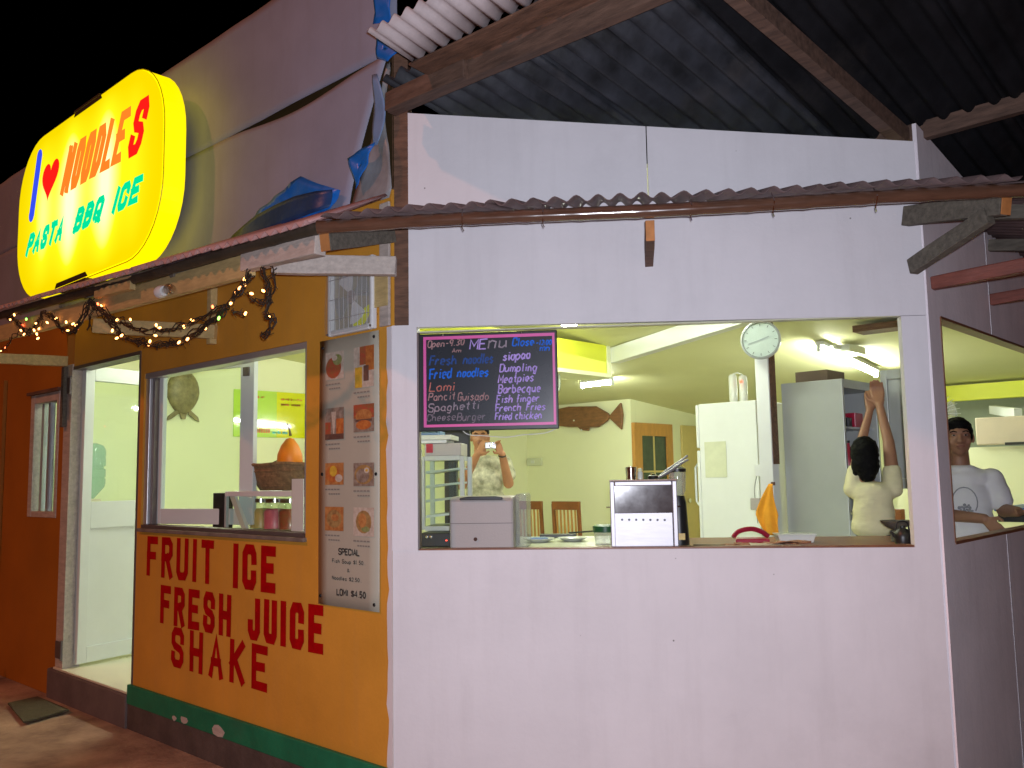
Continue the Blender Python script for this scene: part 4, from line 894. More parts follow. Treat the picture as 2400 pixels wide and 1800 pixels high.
m = MB(); m.grid(lambda u, v: (-0.465+0.36*u, -0.046-0.004*math.sin(u*9+v*5), 2.265+0.34*v), 10, 10); m.build('plastic_cover', 'cover_clear', fn, smooth=True)
for x, z in ((-0.455, 2.27), (-0.115, 2.275)): MB().lathe([(0, 0), (0.006, 0.0), (0.005, -0.006), (0, -0.007)], (x, -0.036, z), 8, 'y').build('screw', 'alu_dark', fn)

# ------------------------------------------------------------------ menu poster with eight dishes
po = thing('menu_poster', 'tall laminated poster with eight food photos beside the corner', 'poster', (-0.32, -0.005, 0.945))
m = MB(); m.grid(lambda u, v: (-0.562+0.475*u, -0.007-0.002*math.sin(u*3+v*4), 0.944+1.308*v), 6, 14); m.build('poster_board', 'poster_paper', po, smooth=True, solid=0.004)
PZ = lambda z: z
def flat(name, mat, pts, lay, parent): 
    return MB().poly([(x, -0.0122-0.0004*lay, z) for x, z in pts]).build(name, mat, parent)
def rect(a, b, c, d): return [(a, c), (b, c), (b, d), (a, d)]
def disc(cx, cz, rx, rz, n=14): return [(cx+rx*math.cos(2*math.pi*i/n), cz+rz*math.sin(2*math.pi*i/n)) for i in range(n)]
# u across poster 0..1, z from photo rows
PX = lambda u: -0.562+0.475*u
rows = [(2.185, 2.047, 2.187, 1.989), (1.906, 1.749, 1.908, 1.776), (1.634, 1.527, 1.629, 1.519), (1.420, 1.304, 1.419, 1.284)]
bgs = [('food_pale', 'food_pale'), ('food_grey', 'food_grey'), ('food_bun', 'food_grey'), ('food_bun', 'food_pale')]
for r_, (zt, zb, zt2, zb2) in enumerate(rows):
    for c_ in (0, 1):
        a, b = (PX(0.118), PX(0.438)) if c_ == 0 else (PX(0.602), PX(0.935))
        t, bo = (zt, zb) if c_ == 0 else (zt2, zb2)
        ph = flat('food_photo', bgs[r_][c_], rect(a, b, bo, t), 0, po); cx, cz, hw, hh = (a+b)/2, (t+bo)/2, (b-a)/2, (t-bo)/2
        it = []
        if (r_, c_) == (0, 0): it = [('food_red', disc(cx-.01, cz-.01, hw*.85, hh*.78)), ('food_green', disc(cx+hw*.3, cz+hh*.4, hw*.5, hh*.4)), ('food_pale', disc(cx, cz+hh*.55, hw*.3, hh*.2))]
        if (r_, c_) == (0, 1): it = [('food_red', rect(cx-hw*.4, cx+hw*.2, cz+hh*.1, t)), ('food_orange', rect(cx+hw*.2, b, cz-hh*.2, t)), ('food_yellow', rect(a+hw*.15, cx-hw*.15, bo, cz)), ('food_dark', rect(cx, cx+hw*.5, bo+hh*.3, cz+hh*.05))]
        if (r_, c_) == (1, 0): it = [('food_red', rect(a, a+hw*.6, bo, cz+hh*.1)), ('food_orange', rect(cx+hw*.2, b, bo, cz+hh*.3)), ('food_pale', [(cx-hw*.35, t-.02), (cx+hw*.2, t-.02), (cx-hw*.05, bo)]), ('food_dark', rect(a, b, bo, bo+hh*.35))]
        if (r_, c_) == (1, 1): it = [('food_red', rect(a, b, cz, t)), ('food_bun', disc(cx, cz+hh*.15, hw*.8, hh*.5)), ('food_dark', rect(a+hw*.2, b-hw*.2, cz-hh*.25, cz-hh*.08)), ('food_orange', disc(cx, cz-hh*.5, hw*.75, hh*.35))]
        if (r_, c_) == (2, 0): it = [('food_orange', disc(cx-hw*.2, cz, hw*.7, hh*.8)), ('food_yellow', disc(cx-hw*.1, cz+hh*.25, hw*.4, hh*.5)), ('food_pale', disc(cx+hw*.5, cz-hh*.4, hw*.4, hh*.35))]
        if (r_, c_) == (2, 1): it = [('food_noodle', disc(cx, cz, hw*.9, hh*.85)), ('food_grey', disc(cx-hw*.1, cz-hh*.1, hw*.65, hh*.6)), ('food_pale', disc(cx+hw*.3, cz+hh*.35, hw*.25, hh*.25)), ('food_yellow', disc(cx+hw*.3, cz+hh*.35, hw*.12, hh*.12))]
        if (r_, c_) == (3, 0): it = [('food_noodle', disc(cx, cz, hw*.8, hh*.75)), ('food_bun', disc(cx+hw*.1, cz+hh*.1, hw*.4, hh*.3))]
        if (r_, c_) == (3, 1): it = [('food_pale', disc(cx, cz, hw*.95, hh*.95)), ('food_noodle', disc(cx, cz, hw*.75, hh*.8)), ('food_green', disc(cx+hw*.2, cz-hh*.5, hw*.4, hh*.2)), ('food_bun', disc(cx-hw*.1, cz+hh*.1, hw*.4, hh*.5))]
        for k, (mt, pts) in enumerate(it): flat('food_print', mt, pts, k+1, ph)
        q = MB()
        for k in range(2):
            xx = a+0.03*k; nb = 5
            for j in range(nb): 
                wj = (b-a)*(0.10 if k else 0.13)
                q.poly([(xx+j*wj*1.25+x, -0.0123, z) for x, z in rect(0, wj, bo-0.026-0.022*k, bo-0.019-0.022*k)])
        q.build('caption', 'ink_faded', po)
def ptext(s, u0, u1, z, h, th, wob=0.0):
    mb = MB(); text(mb, s, PX(u0), z, PX(u1)-PX(u0), h, th, 0.0, gap=0.3, y=-0.0125, wob=wob); return mb.build('lettering', 'ink', po)
ptext('SPECIAL', 0.36, 0.70, 1.193, 0.027, 0.007); ptext('Fish Soup $1.50..', 0.25, 0.80, 1.152, 0.017, 0.0035); ptext('&', 0.50, 0.54, 1.112, 0.016, 0.003)
ptext('Noodles $2.50..', 0.25, 0.74, 1.071, 0.017, 0.0035); ptext('LOMI $4.50', 0.33, 0.80, 1.000, 0.027, 0.0075)
for u, z in ((0.06, 2.215), (0.93, 2.225), (0.06, 1.58), (0.96, 1.575), (0.04, 0.985), (0.93, 0.975)):
    MB().lathe([(0, 0), (0.009, 0), (0.007, -0.004), (0, -0.005)], (PX(u), -0.011, z), 10, 'y').build('screw', 'black_plastic', po)

# ------------------------------------------------------------------ chalkboard menu hung in the serving opening
cb = thing('chalkboard_menu', 'black chalkboard menu with pink border hung top left of the serving opening', 'chalkboard', (0.44, 0.04, 1.765), 'W')
m = MB(); m.box(0.118, 0.768, 0.030, 0.045, 1.766, 2.222); m.build('board', 'black_plastic', cb, bevel=0.004)
m = MB(); m.box(0.155, 0.748, 0.0275, 0.0298, 1.795, 2.196); m.build('slate', 'chalkboard', cb)
m = MB()
for a, b, c, d in wall_cells(0.143, 0.757, 1.785, 2.208, [(0.156, 0.746, 1.797, 2.194)]): m.box(a, b, 0.0240, 0.0272, c, d)
m.build('border_strip', 'pink_frame', cb)
YC = 0.0268
# px of the board -> metres: 590 mm across, 398 mm high
def ct(s, u0, v, u1, h, mat, th=0.0042, rise=0.0, wob=0.042, slant=0.16):
    x0 = 0.158+0.586*u0; x1 = 0.158+0.586*u1; z = 2.192-0.392*v
    mb = MB(); text(mb, s, x0, z, x1-x0, h, th*1.2, 0.0, slant=slant, gap=0.34, wob=wob, y=YC, rise=rise, space=0.7)
    return mb.build('lettering', mat, cb)
ct('Open-9.30', 0.01, 0.085, 0.30, 0.030, 'chalk_rose', rise=0.006); ct('Am', 0.205, 0.155, 0.275, 0.018, 'chalk_rose', 0.0034)
ct('ME', 0.345, 0.125, 0.475, 0.046, 'chalk_violet', 0.0055); ct('nu', 0.495, 0.118, 0.64, 0.060, 'chalk_grey', 0.0055)
ct('Close', 0.69, 0.100, 0.855, 0.036, 'chalk_blue', 0.0052); ct('-12:00', 0.875, 0.098, 0.995, 0.022, 'chalk_blue', 0.0042); ct('mn', 0.905, 0.17, 0.98, 0.030, 'chalk_blue', 0.004)
ct('Fresh', 0.025, 0.300, 0.235, 0.044, 'chalk_dim_blue', 0.006); ct('noodles', 0.295, 0.295, 0.53, 0.044, 'chalk_dim_blue', 0.006)
ct('Fried', 0.02, 0.465, 0.195, 0.046, 'chalk_blue', 0.0060, rise=.004); ct('noodles', 0.245, 0.450, 0.49, 0.040, 'chalk_blue', 0.0056)
ct('Lomi', 0.02, 0.610, 0.22, 0.040, 'chalk_red', 0.0044); ct('Pancit', 0.01, 0.725, 0.225, 0.036, 'chalk_rose', 0.004, rise=.004); ct('Guisado', 0.245, 0.730, 0.49, 0.036, 'chalk_rose', 0.004)
ct('Spaghetti', 0.01, 0.855, 0.415, 0.038, 'chalk_grey', 0.0040, rise=.010); ct('Cheese', 0.0, 0.965, 0.225, 0.032, 'chalk_dim', 0.0036, rise=.003); ct('Burger', 0.24, 0.970, 0.465, 0.036, 'chalk_dim', 0.0036, rise=.002)
ct('siopao', 0.61, 0.270, 0.825, 0.040, 'chalk_violet', 0.0058, rise=.006); ct('Dumpling', 0.585, 0.405, 0.875, 0.036, 'chalk_violet', 0.0050, rise=.0); ct('Meatpies', 0.57, 0.535, 0.85, 0.036, 'chalk_violet', 0.0050, rise=.005)
ct('Barbecque', 0.57, 0.655, 0.90, 0.038, 'chalk_violet', 0.0050, rise=.002); ct('Fish', 0.555, 0.770, 0.68, 0.034, 'chalk_violet', 0.0050, rise=.001); ct('finger', 0.71, 0.770, 0.89, 0.034, 'chalk_violet', 0.0048, rise=.003)
ct('French', 0.545, 0.872, 0.745, 0.034, 'chalk_violet', 0.0048, rise=.003); ct('Fries', 0.79, 0.865, 0.935, 0.034, 'chalk_violet', 0.0048); ct('Fried', 0.54, 0.968, 0.67, 0.032, 'chalk_violet', 0.0048); ct('chicken', 0.70, 0.965, 0.905, 0.034, 'chalk_violet', 0.0048)
for x in (0.235, 0.605): MB().lathe([(0, 0), (0.006, 0), (0.004, -0.006), (0, -0.007)], (x, 0.029, 2.214), 8, 'y').build('screw', 'chrome', cb)
m = MB(); m.tube(smooth_path([(0.32, 0.05, 1.768), (0.35, 0.05, 1.748), (0.42, 0.05, 1.742), (0.52, 0.05, 1.733), (0.60, 0.05, 1.742), (0.70, 0.05, 1.748), (0.755, 0.05, 1.768)], 4), 0.0022, 5); m.build('cable', 'white_plastic', cb)

# ------------------------------------------------------------------ pavement things
m = MB(); m.prism([(-3.86, -0.32), (-3.22, -0.43), (-3.32, 0.0-0.11), (-3.90, -0.11)], (0, 0, 0.012), (1, 0, 0), (0, 1, 0), (0, 0, 0.010))
tag(m.build('doormat', 'doormat', None, shift=(-3.6, -0.25, 0.01)), 'flat dark doormat on the pavement before the open door', 'doormat')
m = MB()
for i in range(70):
    a = random.uniform(0, 2*math.pi); rr_ = random.uniform(0, 0.22); b = Vector((-4.95+rr_*math.cos(a)*1.3, -0.16+rr_*0.45*math.sin(a), 0)); t = b+Vector((random.uniform(-.1, .1), random.uniform(-.08, .05), random.uniform(.05, .16)))
    s = Vector((random.uniform(-1, 1), random.uniform(-1, 1), 0)).normalized()*0.012; m.add([b-s, b+s, t], [(0, 1, 2)])
tag(m.build('weeds', 'weed', None, shift=(-4.95, -0.16, 0)), 'dark weeds at the foot of the orange wall', kind='stuff')

# ------------------------------------------------------------------ counter and things behind the serving opening (white wall frame)
ctr = thing('serving_counter', 'counter behind the serving opening, pale top on the left and brown on the right', 'counter', (1.2, 0.5, 0.22), 'W')
CT = 1.214
MB().prism([(0.07, 0.075), (1.36, 0.075), (1.36, 1.05), (-0.45, 1.05)], (0, 0, 1.175), (1, 0, 0), (0, 1, 0), (0, 0, CT-1.175)).build('pale_top', 'counter_tile', ctr)
MB().prism([(1.362, 0.075), (2.365, 0.075), (2.61, 0.40), (2.61, 0.80), (1.362, 0.80)], (0, 0, 1.175), (1, 0, 0), (0, 1, 0), (0, 0, CT+0.002-1.175)).build('brown_top', 'counter_wood', ctr)
MB().prism([(0.09, 0.12), (2.25, 0.12), (2.25, 0.7), (-0.2, 0.7)], (0, 0, 0.225), (1, 0, 0), (0, 1, 0), (0, 0, 0.945)).build('cabinet_body', 'cream_wall', ctr)

rg = thing('cash_register', 'beige metal cash register box with black handle slot, below the chalkboard', 'cash register', (0.39, 0.25, CT), 'W')
x0, x1 = 0.245, 0.545
prof = [(0.10, CT+.002), (0.10, 1.44), (0.112, 1.457), (0.14, 1.462), (0.34, 1.462), (0.37, 1.45), (0.40, CT+.002)]
MB().prism([(y, z) for y, z in prof], (x0, 0, 0), (0, 1, 0), (0, 0, 1), (x1-x0, 0, 0)).build('case', 'beige_plastic', rg, bevel=0.012)
MB().box(x0+0.003, x1-0.003, 0.0975, 0.0995, 1.338, 1.341).build('seam', 'alu_dark', rg)
MB().prism([(x0+.05, 1.447), (x1-.05, 1.447), (x1-.05, 1.458), (x1-.08, 1.463), (x0+.09, 1.463), (x0+.05, 1.456)], (0, 0.090, 0), (1, 0, 0), (0, 0, 1), (0, 0.02, 0)).build('handle', 'black_plastic', rg, bevel=0.003)
MB().lathe([(0.004, 0.0), (0.009, 0.0), (0.009, -0.004), (0.004, -0.004)], (0.367, 0.0995, 1.267), 14, 'y').build('lock', 'chrome', rg)
MB().box(x1+0.001, x1+0.055, 0.16, 0.40, CT+0.002, 1.47).build('side_tray', 'plastic_clear', rg, bevel=0.01)

gb = thing('steel_warmer', 'square stainless steel food warmer with dark window and row of vent holes', 'food warmer', (1.145, 0.25, CT), 'W')
gx0, gx1 = 0.990, 1.293; z1 = 1.522
m = MB(); 
for a, b, c, d in wall_cells(gx0, gx1, CT+.002, z1, [(gx0+.022, gx1-.022, 1.379, z1-.022)]): m.box(a, b, 0.09, 0.34, c, d)
m.build('case', 'steel', gb, bevel=0.004)
MB().box(gx0+.022, gx1-.022, 0.098, 0.12, 1.379, z1-.022).build('window', 'dark_glass', gb)
MB().box(gx0+.020, gx1-.026, 0.0875, 0.0895, CT+.004, 1.377).build('front_plate', 'steel', gb)
for k in range(7): MB().lathe([(0.0, 0), (0.0055, 0), (0.0055, 0.002), (0, 0.002)], (gx0+.052+0.0318*k, 0.0855, 1.349-.0006*k), 10, 'y').build('vent_hole', 'black_plastic', gb)
MB().tube([(gx0-.018, 0.12, 1.405), (gx1+.016, 0.12, 1.405)], 0.003, 6).build('rod', 'chrome', gb)
MB().box(gx0-.001, gx1+.001, 0.088, 0.345, z1+.0005, z1+.006).build('top_lip', 'counter_wood', gb)
j = thing('steel_cup', 'dark shiny steel cup standing on the steel food warmer', 'cup', (1.10, 0.24, 1.53), 'W')
MB().lathe([(0.024, 0), (0.026, 0.055), (0.024, 0.055), (0.022, 0.004), (0, 0.004)], (1.092, 0.22, 1.5295), 16).build('cup_body', 'chrome', j, smooth=True)
MB().lathe([(0.0245, 0.0), (0.0265, 0.002), (0.0265, 0.006), (0.0245, 0.006)], (1.092, 0.22, 1.582), 16).build('cup_rim', 'chrome', j, smooth=True)
j = thing('shaker', 'small white topped condiment shaker between steel cup and tongs', 'shaker', (1.14, 0.25, 1.53), 'W')
MB().lathe([(0.013, 0), (0.013, 0.03), (0.009, 0.036)], (1.135, 0.25, 1.5295), 12).build('glass_body', 'porcelain', j, smooth=True); MB().lathe([(0.0095, 0.036), (0.012, 0.038), (0.010, 0.05), (0, 0.053)], (1.135, 0.25, 1.5295), 12).build('cap', 'cream_wall', j, smooth=True)
j = thing('chrome_knob_jar', 'squat chrome lidded jar beside the tongs on the food warmer', 'jar', (1.19, 0.2, 1.53), 'W')
MB().lathe([(0.022, 0), (0.025, 0.014), (0.018, 0.018)], (1.192, 0.18, 1.5295), 14).build('jar_body', 'black_plastic', j, smooth=True); MB().lathe([(0.016, 0.0185), (0.014, 0.024), (0.0, 0.028)], (1.192, 0.18, 1.5295), 14).build('lid', 'chrome', j, smooth=True)
tg = thing('tongs', 'steel serving tongs leaning out to the right over the food warmer', 'tongs', (1.24, 0.22, 1.53), 'W')
for dz, dy in ((0.0, 0.0), (0.012, 0.02)):
    MB().tube([(1.215, 0.20+dy, 1.534), (1.26, 0.22+dy, 1.556+dz), (1.33, 0.25+dy, 1.602+dz), (1.362, 0.26+dy, 1.618+dz*1.6)], [0.006, 0.0075, 0.0065, 0.005], 8).build('arm', 'steel', tg, smooth=True)
bl = thing('blender', 'tall black blender with clear jug just right of the food warmer', 'blender', (1.325, 0.30, CT), 'W')
MB().lathe([(0.045, 0.003), (0.046, 0.02), (0.038, 0.20), (0.030, 0.235), (0, 0.236)], (1.312, 0.30, CT), 16).build('base', 'black_plastic', bl, smooth=True)
MB().lathe([(0.028, 0.237), (0.036, 0.26), (0.041, 0.34), (0.040, 0.345)], (1.312, 0.30, CT), 16).build('jug', 'plastic_clear', bl, smooth=True)
MB().lathe([(0.042, 0.346), (0.042, 0.362), (0.02, 0.372), (0, 0.373)], (1.312, 0.30, CT), 16).build('lid', 'black_plastic', bl, smooth=True)
MB().box(1.305, 1.335, 0.2535, 0.256, CT+.03, CT+.06).build('label_sticker', 'food_yellow', bl)
tb = thing('plastic_tub', 'clear plastic tub with dark green lid left of the steel warmer', 'tub', (0.96, 0.42, CT), 'W')
MB().lathe([(0.048, 0.001), (0.056, 0.06), (0.054, 0.06)], (0.962, 0.42, CT), 18).build('tub_body', 'plastic_clear', tb, smooth=True); MB().lathe([(0.0, 0.061), (0.060, 0.061), (0.061, 0.09), (0.05, 0.096), (0, 0.097)], (0.962, 0.42, CT), 18).build('lid', 'green_plastic', tb, smooth=True)
def plate(x, y, r, lab):
    p = thing('plate', lab, 'plate', (x, y, CT), 'W', 'plates on the counter')
    MB().lathe([(r*.55, 0.001), (r*.6, 0.004), (r, 0.018), (r*.98, 0.02), (r*.6, 0.008), (0, 0.007)], (x, y, CT), 22).build('dish', 'porcelain', p, smooth=True)
    return p
p1 = plate(0.62, 0.62, 0.085, 'white plate with a blue grey fold on it, next to the cash register')
MB().prism([(-.04, -.03), (.05, -.02), (.03, .04), (-.05, .03)], (0.62, 0.62, CT+0.012), (1, 0, 0), (0, 1, 0), (0, 0, 0.012)).build('napkin', 'tarp_faded', p1, bevel=0.003)
plate(0.79, 0.66, 0.08, 'empty white plate midway between cash register and green lidded tub')
kn = thing('black_tray', 'narrow black tray with a dark rod lying at the back of the pale counter', 'tray', (0.66, 0.93, CT), 'W')
MB().box(0.60, 0.80, 0.90, 0.98, CT+.002, CT+.02).build('tray_base', 'black_plastic', kn, bevel=0.004); MB().tube([(0.76, 0.92, CT+.026), (0.96, 0.99, CT+.034)], 0.005, 6).build('rod', 'black_plastic', kn)
# right half of the counter
rp = thing('red_telephone', 'dark red telephone receiver on the brown counter under the orange cloth', 'telephone', (1.66, 0.42, CT), 'W')
MB().prism([(1.58, 0.36), (1.74, 0.36), (1.72, 0.50), (1.60, 0.50)], (0, 0, CT+.004), (1, 0, 0), (0, 1, 0), (0, 0, 0.02)).build('base', 'red_plastic', rp, bevel=0.006)
MB().tube(smooth_path([(1.575, 0.40, CT+.03), (1.60, 0.41, CT+.056), (1.66, 0.42, CT+.068), (1.71, 0.43, CT+.055), (1.745, 0.44, CT+.03)], 4), 0.012, 8).build('receiver', 'red_plastic', rp, smooth=True)
tr = thing('foam_tray', 'pale rectangular foam tray beside the red telephone', 'tray', (1.86, 0.42, CT), 'W')
MB().prism([(-.075, 0), (.075, 0), (.088, .036), (-.088, .036)], (1.865, 0.36, CT+.003), (1, 0, 0), (0, 0, 1), (0, 0.12, 0)).build('tray_body', 'porcelain', tr, bevel=0.004); MB().box(1.775, 1.955, 0.352, 0.488, CT+.0395, CT+.044).build('rim', 'porcelain', tr)
pp = thing('paper_pile', 'creased rust coloured printed papers spread on the brown counter', 'papers', (1.7, 0.2, CT), 'W')
for k in range(6):
    a = random.uniform(-.3, .3); cx, cy = 1.50+0.065*k, 0.17+0.03*(k % 3); w2, d2 = 0.075, 0.05
    MB().grid(lambda u, v: (cx+(u-.5)*2*w2*math.cos(a)-(v-.5)*2*d2*math.sin(a), cy+(u-.5)*2*w2*math.sin(a)+(v-.5)*2*d2*math.cos(a), CT+.005+0.003*k+0.004*math.sin(u*7+v*5+k)), 5, 4).build('sheet', 'rust_paper' if k % 3 else 'poster_paper', pp, smooth=True, solid=0.0008)
sp_ = thing('spatula', 'black long handled spatula lying along the counter edge past the blender', 'spatula', (1.45, 0.14, CT), 'W')
MB().tube([(1.36, 0.13, CT+.012), (1.50, 0.12, CT+.010)], 0.007, 6).build('handle', 'black_plastic', sp_); MB().box(1.50, 1.58, 0.09, 0.14, CT+.004, CT+.007).build('blade', 'steel', sp_)
# dark bowls in the right corner of the opening
bw = thing('clay_bowl', 'dark clay bowl on a stand in the right corner of the serving opening', 'bowl', (2.20, 0.38, CT), 'W')
MB().lathe([(0.03, 0.0), (0.034, 0.05), (0.02, 0.055)], (2.335, 0.40, CT+.003), 14).build('stand', 'wood_grey', bw); MB().lathe([(0.022, 0.056), (0.055, 0.075), (0.075, 0.098), (0.070, 0.099), (0.05, 0.082), (0, 0.07)], (2.335, 0.40, CT+.003), 18).build('dish', 'wood_grey', bw, smooth=True)
kt = thing('black_kettle', 'small black kettle beside the clay bowl in the opening corner', 'kettle', (2.25, 0.24, CT), 'W')
MB().lathe([(0.0, 0.002), (0.036, 0.002), (0.040, 0.03), (0.032, 0.062), (0.012, 0.072), (0.012, 0.082), (0, 0.085)], (2.315, 0.26, CT+.002), 16).build('body', 'black_plastic', kt, smooth=True); MB().tube(smooth_path([(2.285, 0.26, CT+.06), (2.295, 0.26, CT+.1), (2.335, 0.26, CT+.1), (2.345, 0.26, CT+.06)], 4), 0.004, 6).build('handle', 'black_plastic', kt)
MB().tube([(2.285, 0.255, CT+.03), (2.26, 0.25, CT+.06)], [0.009, 0.005], 8).build('spout', 'black_plastic', kt)

# glass display cabinet at the left end
dc = thing('display_cabinet', 'chrome framed glass display cabinet with shelves behind the left jamb', 'cabinet', (0.10, 0.75, CT), 'W')
dx0, dx1, dy0, dy1, dz0, dz1 = -0.015, 0.225, 0.60, 0.86, CT+.07, 1.665
for x in (dx0+.03, dx1):
    for y in (dy0, dy1): MB().box(x-.012, x+.012, y-.012, y+.012, dz0, dz1).build('post', 'grey_steel', dc, bevel=0.002)
for z in (dz0+.006, dz1-.01): MB().box(dx0+.043, dx1-.013, dy0-.011, dy1+.011, z-.012, z+.012).build('rail', 'grey_steel', dc)
for k, z in enumerate((1.36, 1.44, 1.515, 1.59)):
    MB().prism([(dx0+.045, z-.016), (dx1-.014, z+.004), (dx1-.014, z+.014), (dx0+.045, z-.002)], (0, dy0+.004, 0), (1, 0, 0), (0, 0, 1), (0, 0.24, 0)).build('shelf', 'grey_steel' if k else 'aluminium', dc)
MB().box(dx0+.044, dx1-.0135, dy0-.002, dy0+.001, dz0+.02, dz1-.024).build('front_pane', 'glass', dc)
MB().lathe([(0.012, 0.0), (0.012, 0.08), (0.005, 0.085), (0.005, 0.36), (0.012, 0.365), (0.016, 0.47)], (0.10, 0.115, CT+.002), 10).build('chrome_stand', 'chrome', dc, smooth=True)
ws = thing('foam_boxes', 'flat white boxes piled on top of the glass display cabinet', 'boxes', (0.07, 0.72, 1.668), 'W')
MB().box(-0.02, 0.14, 0.62, 0.85, 1.735, 1.752).build('white_box', 'white_plastic', ws, bevel=0.003); MB().box(-0.02, 0.165, 0.615, 0.86, 1.753, 1.778).build('white_box', 'porcelain', ws, bevel=0.003)
MB().box(0.02, 0.215, 0.63, 0.84, 1.668, 1.734).build('grey_box', 'beige_plastic', ws, bevel=0.003); MB().box(0.03, 0.065, 0.622, 0.629, 1.685, 1.732).build('red_label', 'red_plastic', ws)
MB().box(-0.02, 0.10, 0.64, 0.8, 1.779, 1.80).build('white_box', 'tarp_faded', ws, bevel=0.003)
mw = thing('stereo', 'low black stereo with a red light under the glass display cabinet', 'stereo', (0.14, 0.40, CT), 'W')
MB().box(0.055, 0.215, 0.34, 0.55, CT+.002, CT+.068).build('case', 'black_plastic', mw, bevel=0.004); MB().box(0.182, 0.190, 0.337, 0.3395, CT+.030, CT+.034).build('led', 'led_red', mw)
for x in (0.09, 0.11): MB().lathe([(0, 0), (0.008, 0), (0.007, -0.01), (0, -0.011)], (x, 0.339, CT+.05), 10, 'y').build('knob', 'chrome', mw)

tv = thing('monitor', 'black monitor standing behind the boxes on the display cabinet', 'monitor', (0.12, 1.0, 1.60), 'W')
MB().box(0.0, 0.205, 0.99, 1.03, 1.665, 1.87).build('screen', 'black_plastic', tv, bevel=0.006); MB().box(0.06, 0.13, 0.98, 1.04, CT+.002, 1.664).build('stand', 'black_plastic', tv)

# ------------------------------------------------------------------ kitchen things (building frame)
FL = 0.222
ps = thing('support_post', 'slim white timber post in the middle of the kitchen', 'post', (0.68, 2.33, FL))
MB().box(0.638, 0.724, 2.30, 2.385, FL, ZC(2.3)-.005).build('post_shaft', 'white_plastic', ps, bevel=0.003)
MB().box(0.7245, 0.730, 2.31, 2.38, 1.60, 2.6).build('edge_board', 'wood_brown', ps); MB().box(0.60, 0.637, 2.31, 2.35, 1.53, 1.60).build('socket_box', 'white_plastic', ps, bevel=0.003)
MB().tube(smooth_path([(0.615, 2.305, 1.53), (0.60, 2.30, 1.45), (0.605, 2.30, 1.33), (0.612, 2.30, 1.25)], 4), 0.003, 5).build('cable', 'plastic_grey', ps); MB().box(0.575, 0.637, 2.285, 2.31, 1.33, 1.40).build('switch_box', 'beige_plastic', ps, bevel=0.004)
MB().box(0.715, 0.735, 2.285, 2.299, 1.475, 1.495).build('hook', 'wood_brown', ps)
ck = local_thing('round_clock', 'round white wall clock high on the kitchen post', 'clock', (0.705, 2.262, 2.342), R(20))
MB().lathe([(0.0, 0.012), (0.112, 0.012), (0.118, 0.0), (0.118, -0.018), (0.108, -0.022), (0.104, -0.014), (0, -0.013)], (0, 0, 0), 32, 'y').build('case', 'grey_steel', ck, smooth=True)
MB().lathe([(0.0, -0.0155), (0.103, -0.0155), (0.103, -0.0145), (0, -0.0145)], (0, 0, 0), 32, 'y').build('dial', 'clock_face', ck)
m = MB()
for k in range(12):
    a = k*math.pi/6; m.beam((0.082*math.sin(a), -0.0165, 0.082*math.cos(a)), (0.096*math.sin(a), -0.0165, 0.096*math.cos(a)), 0.002, 0.005 if k % 3 else 0.009, up=(0, 1, 0))
tag(m.build('hour_marks', 'ink', ck), kind='stuff')
m = MB(); m.beam((0, -0.017, 0), (0.05, -0.017, 0.018), 0.002, 0.006); m.beam((0, -0.0175, 0), (-0.075, -0.0175, -0.022), 0.002, 0.004); m.build('hands', 'aluminium', ck)
MB().lathe([(0.0, -0.0225), (0.106, -0.0225), (0.106, -0.0215), (0, -0.0215)], (0, 0, 0), 32, 'y').build('glass', 'glass_faint', ck)
cl = MB()
def clothf(u, v):
    w2 = 0.012+0.085*v if v < 0.62 else 0.065*(1-(v-0.62)/0.38*0.55)
    lean = -0.045*math.sin(v*2.2)
    return (0.722+lean+(u-.5)*2*w2+0.05*v*v*(1 if u > .5 else 0.35), 2.268-0.014*math.sin(u*11+v*3)*v, 1.485-0.285*v-0.03*(0.5-abs(u-.5))*v)
cl.grid(clothf, 14, 14); tag(cl.build('orange_cloth', 'orange_cloth', None, smooth=True, solid=0.003, shift=(0.72, 2.27, 1.485)), 'orange kitchen cloth hanging by a corner from the white post', 'cloth')

fr = thing('fridge', 'tall white fridge with a rounded door on its left side', 'fridge', (-0.3, 3.9, FL))
MB().box(-0.545, -0.045, 3.6, 4.22, FL+.02, 2.105).build('body', 'white_plastic', fr, bevel=0.008)
for z0, z1 in ((FL+.05, 1.735), (1.755, 2.10)):
    pr_ = [(-0.548, 3.602)]+[(-0.548-0.075*math.sin(math.pi*(0.12+0.76*i/8)), 3.602+0.616*i/8) for i in range(9)]+[(-0.548, 4.218)]
    MB().prism(pr_, (0, 0, z0), (1, 0, 0), (0, 1, 0), (0, 0, z1-z0)).build('door', 'white_plastic', fr, bevel=0.01)
MB().tube([(-0.615, 3.68, 1.30), (-0.64, 3.68, 1.33), (-0.64, 3.68, 1.60), (-0.615, 3.68, 1.63)], 0.01, 6).build('handle', 'grey_steel', fr)
MB().box(-0.50, -0.31, 3.5955, 3.598, 1.52, 1.80).build('paper_note', 'counter_tile', fr)
el = thing('emergency_light', 'twin white cylinder emergency light with red indicator on top of the fridge', 'light', (-0.33, 3.85, 2.107))
for x, h in ((-0.365, 0.24), (-0.275, 0.225)): MB().lathe([(0.033, 0), (0.034, h*.93), (0.022, h), (0, h+.002)], (x, 3.85, 2.107), 14).build('cylinder', 'porcelain', el, smooth=True)
MB().tube([(-0.365, 3.85, 2.35), (-0.32, 3.85, 2.358), (-0.275, 3.85, 2.335)], 0.006, 6).build('carry_handle', 'porcelain', el); MB().ball((-0.272, 3.812, 2.28), 0.012, 8, 6).build('led', 'led_red', el)

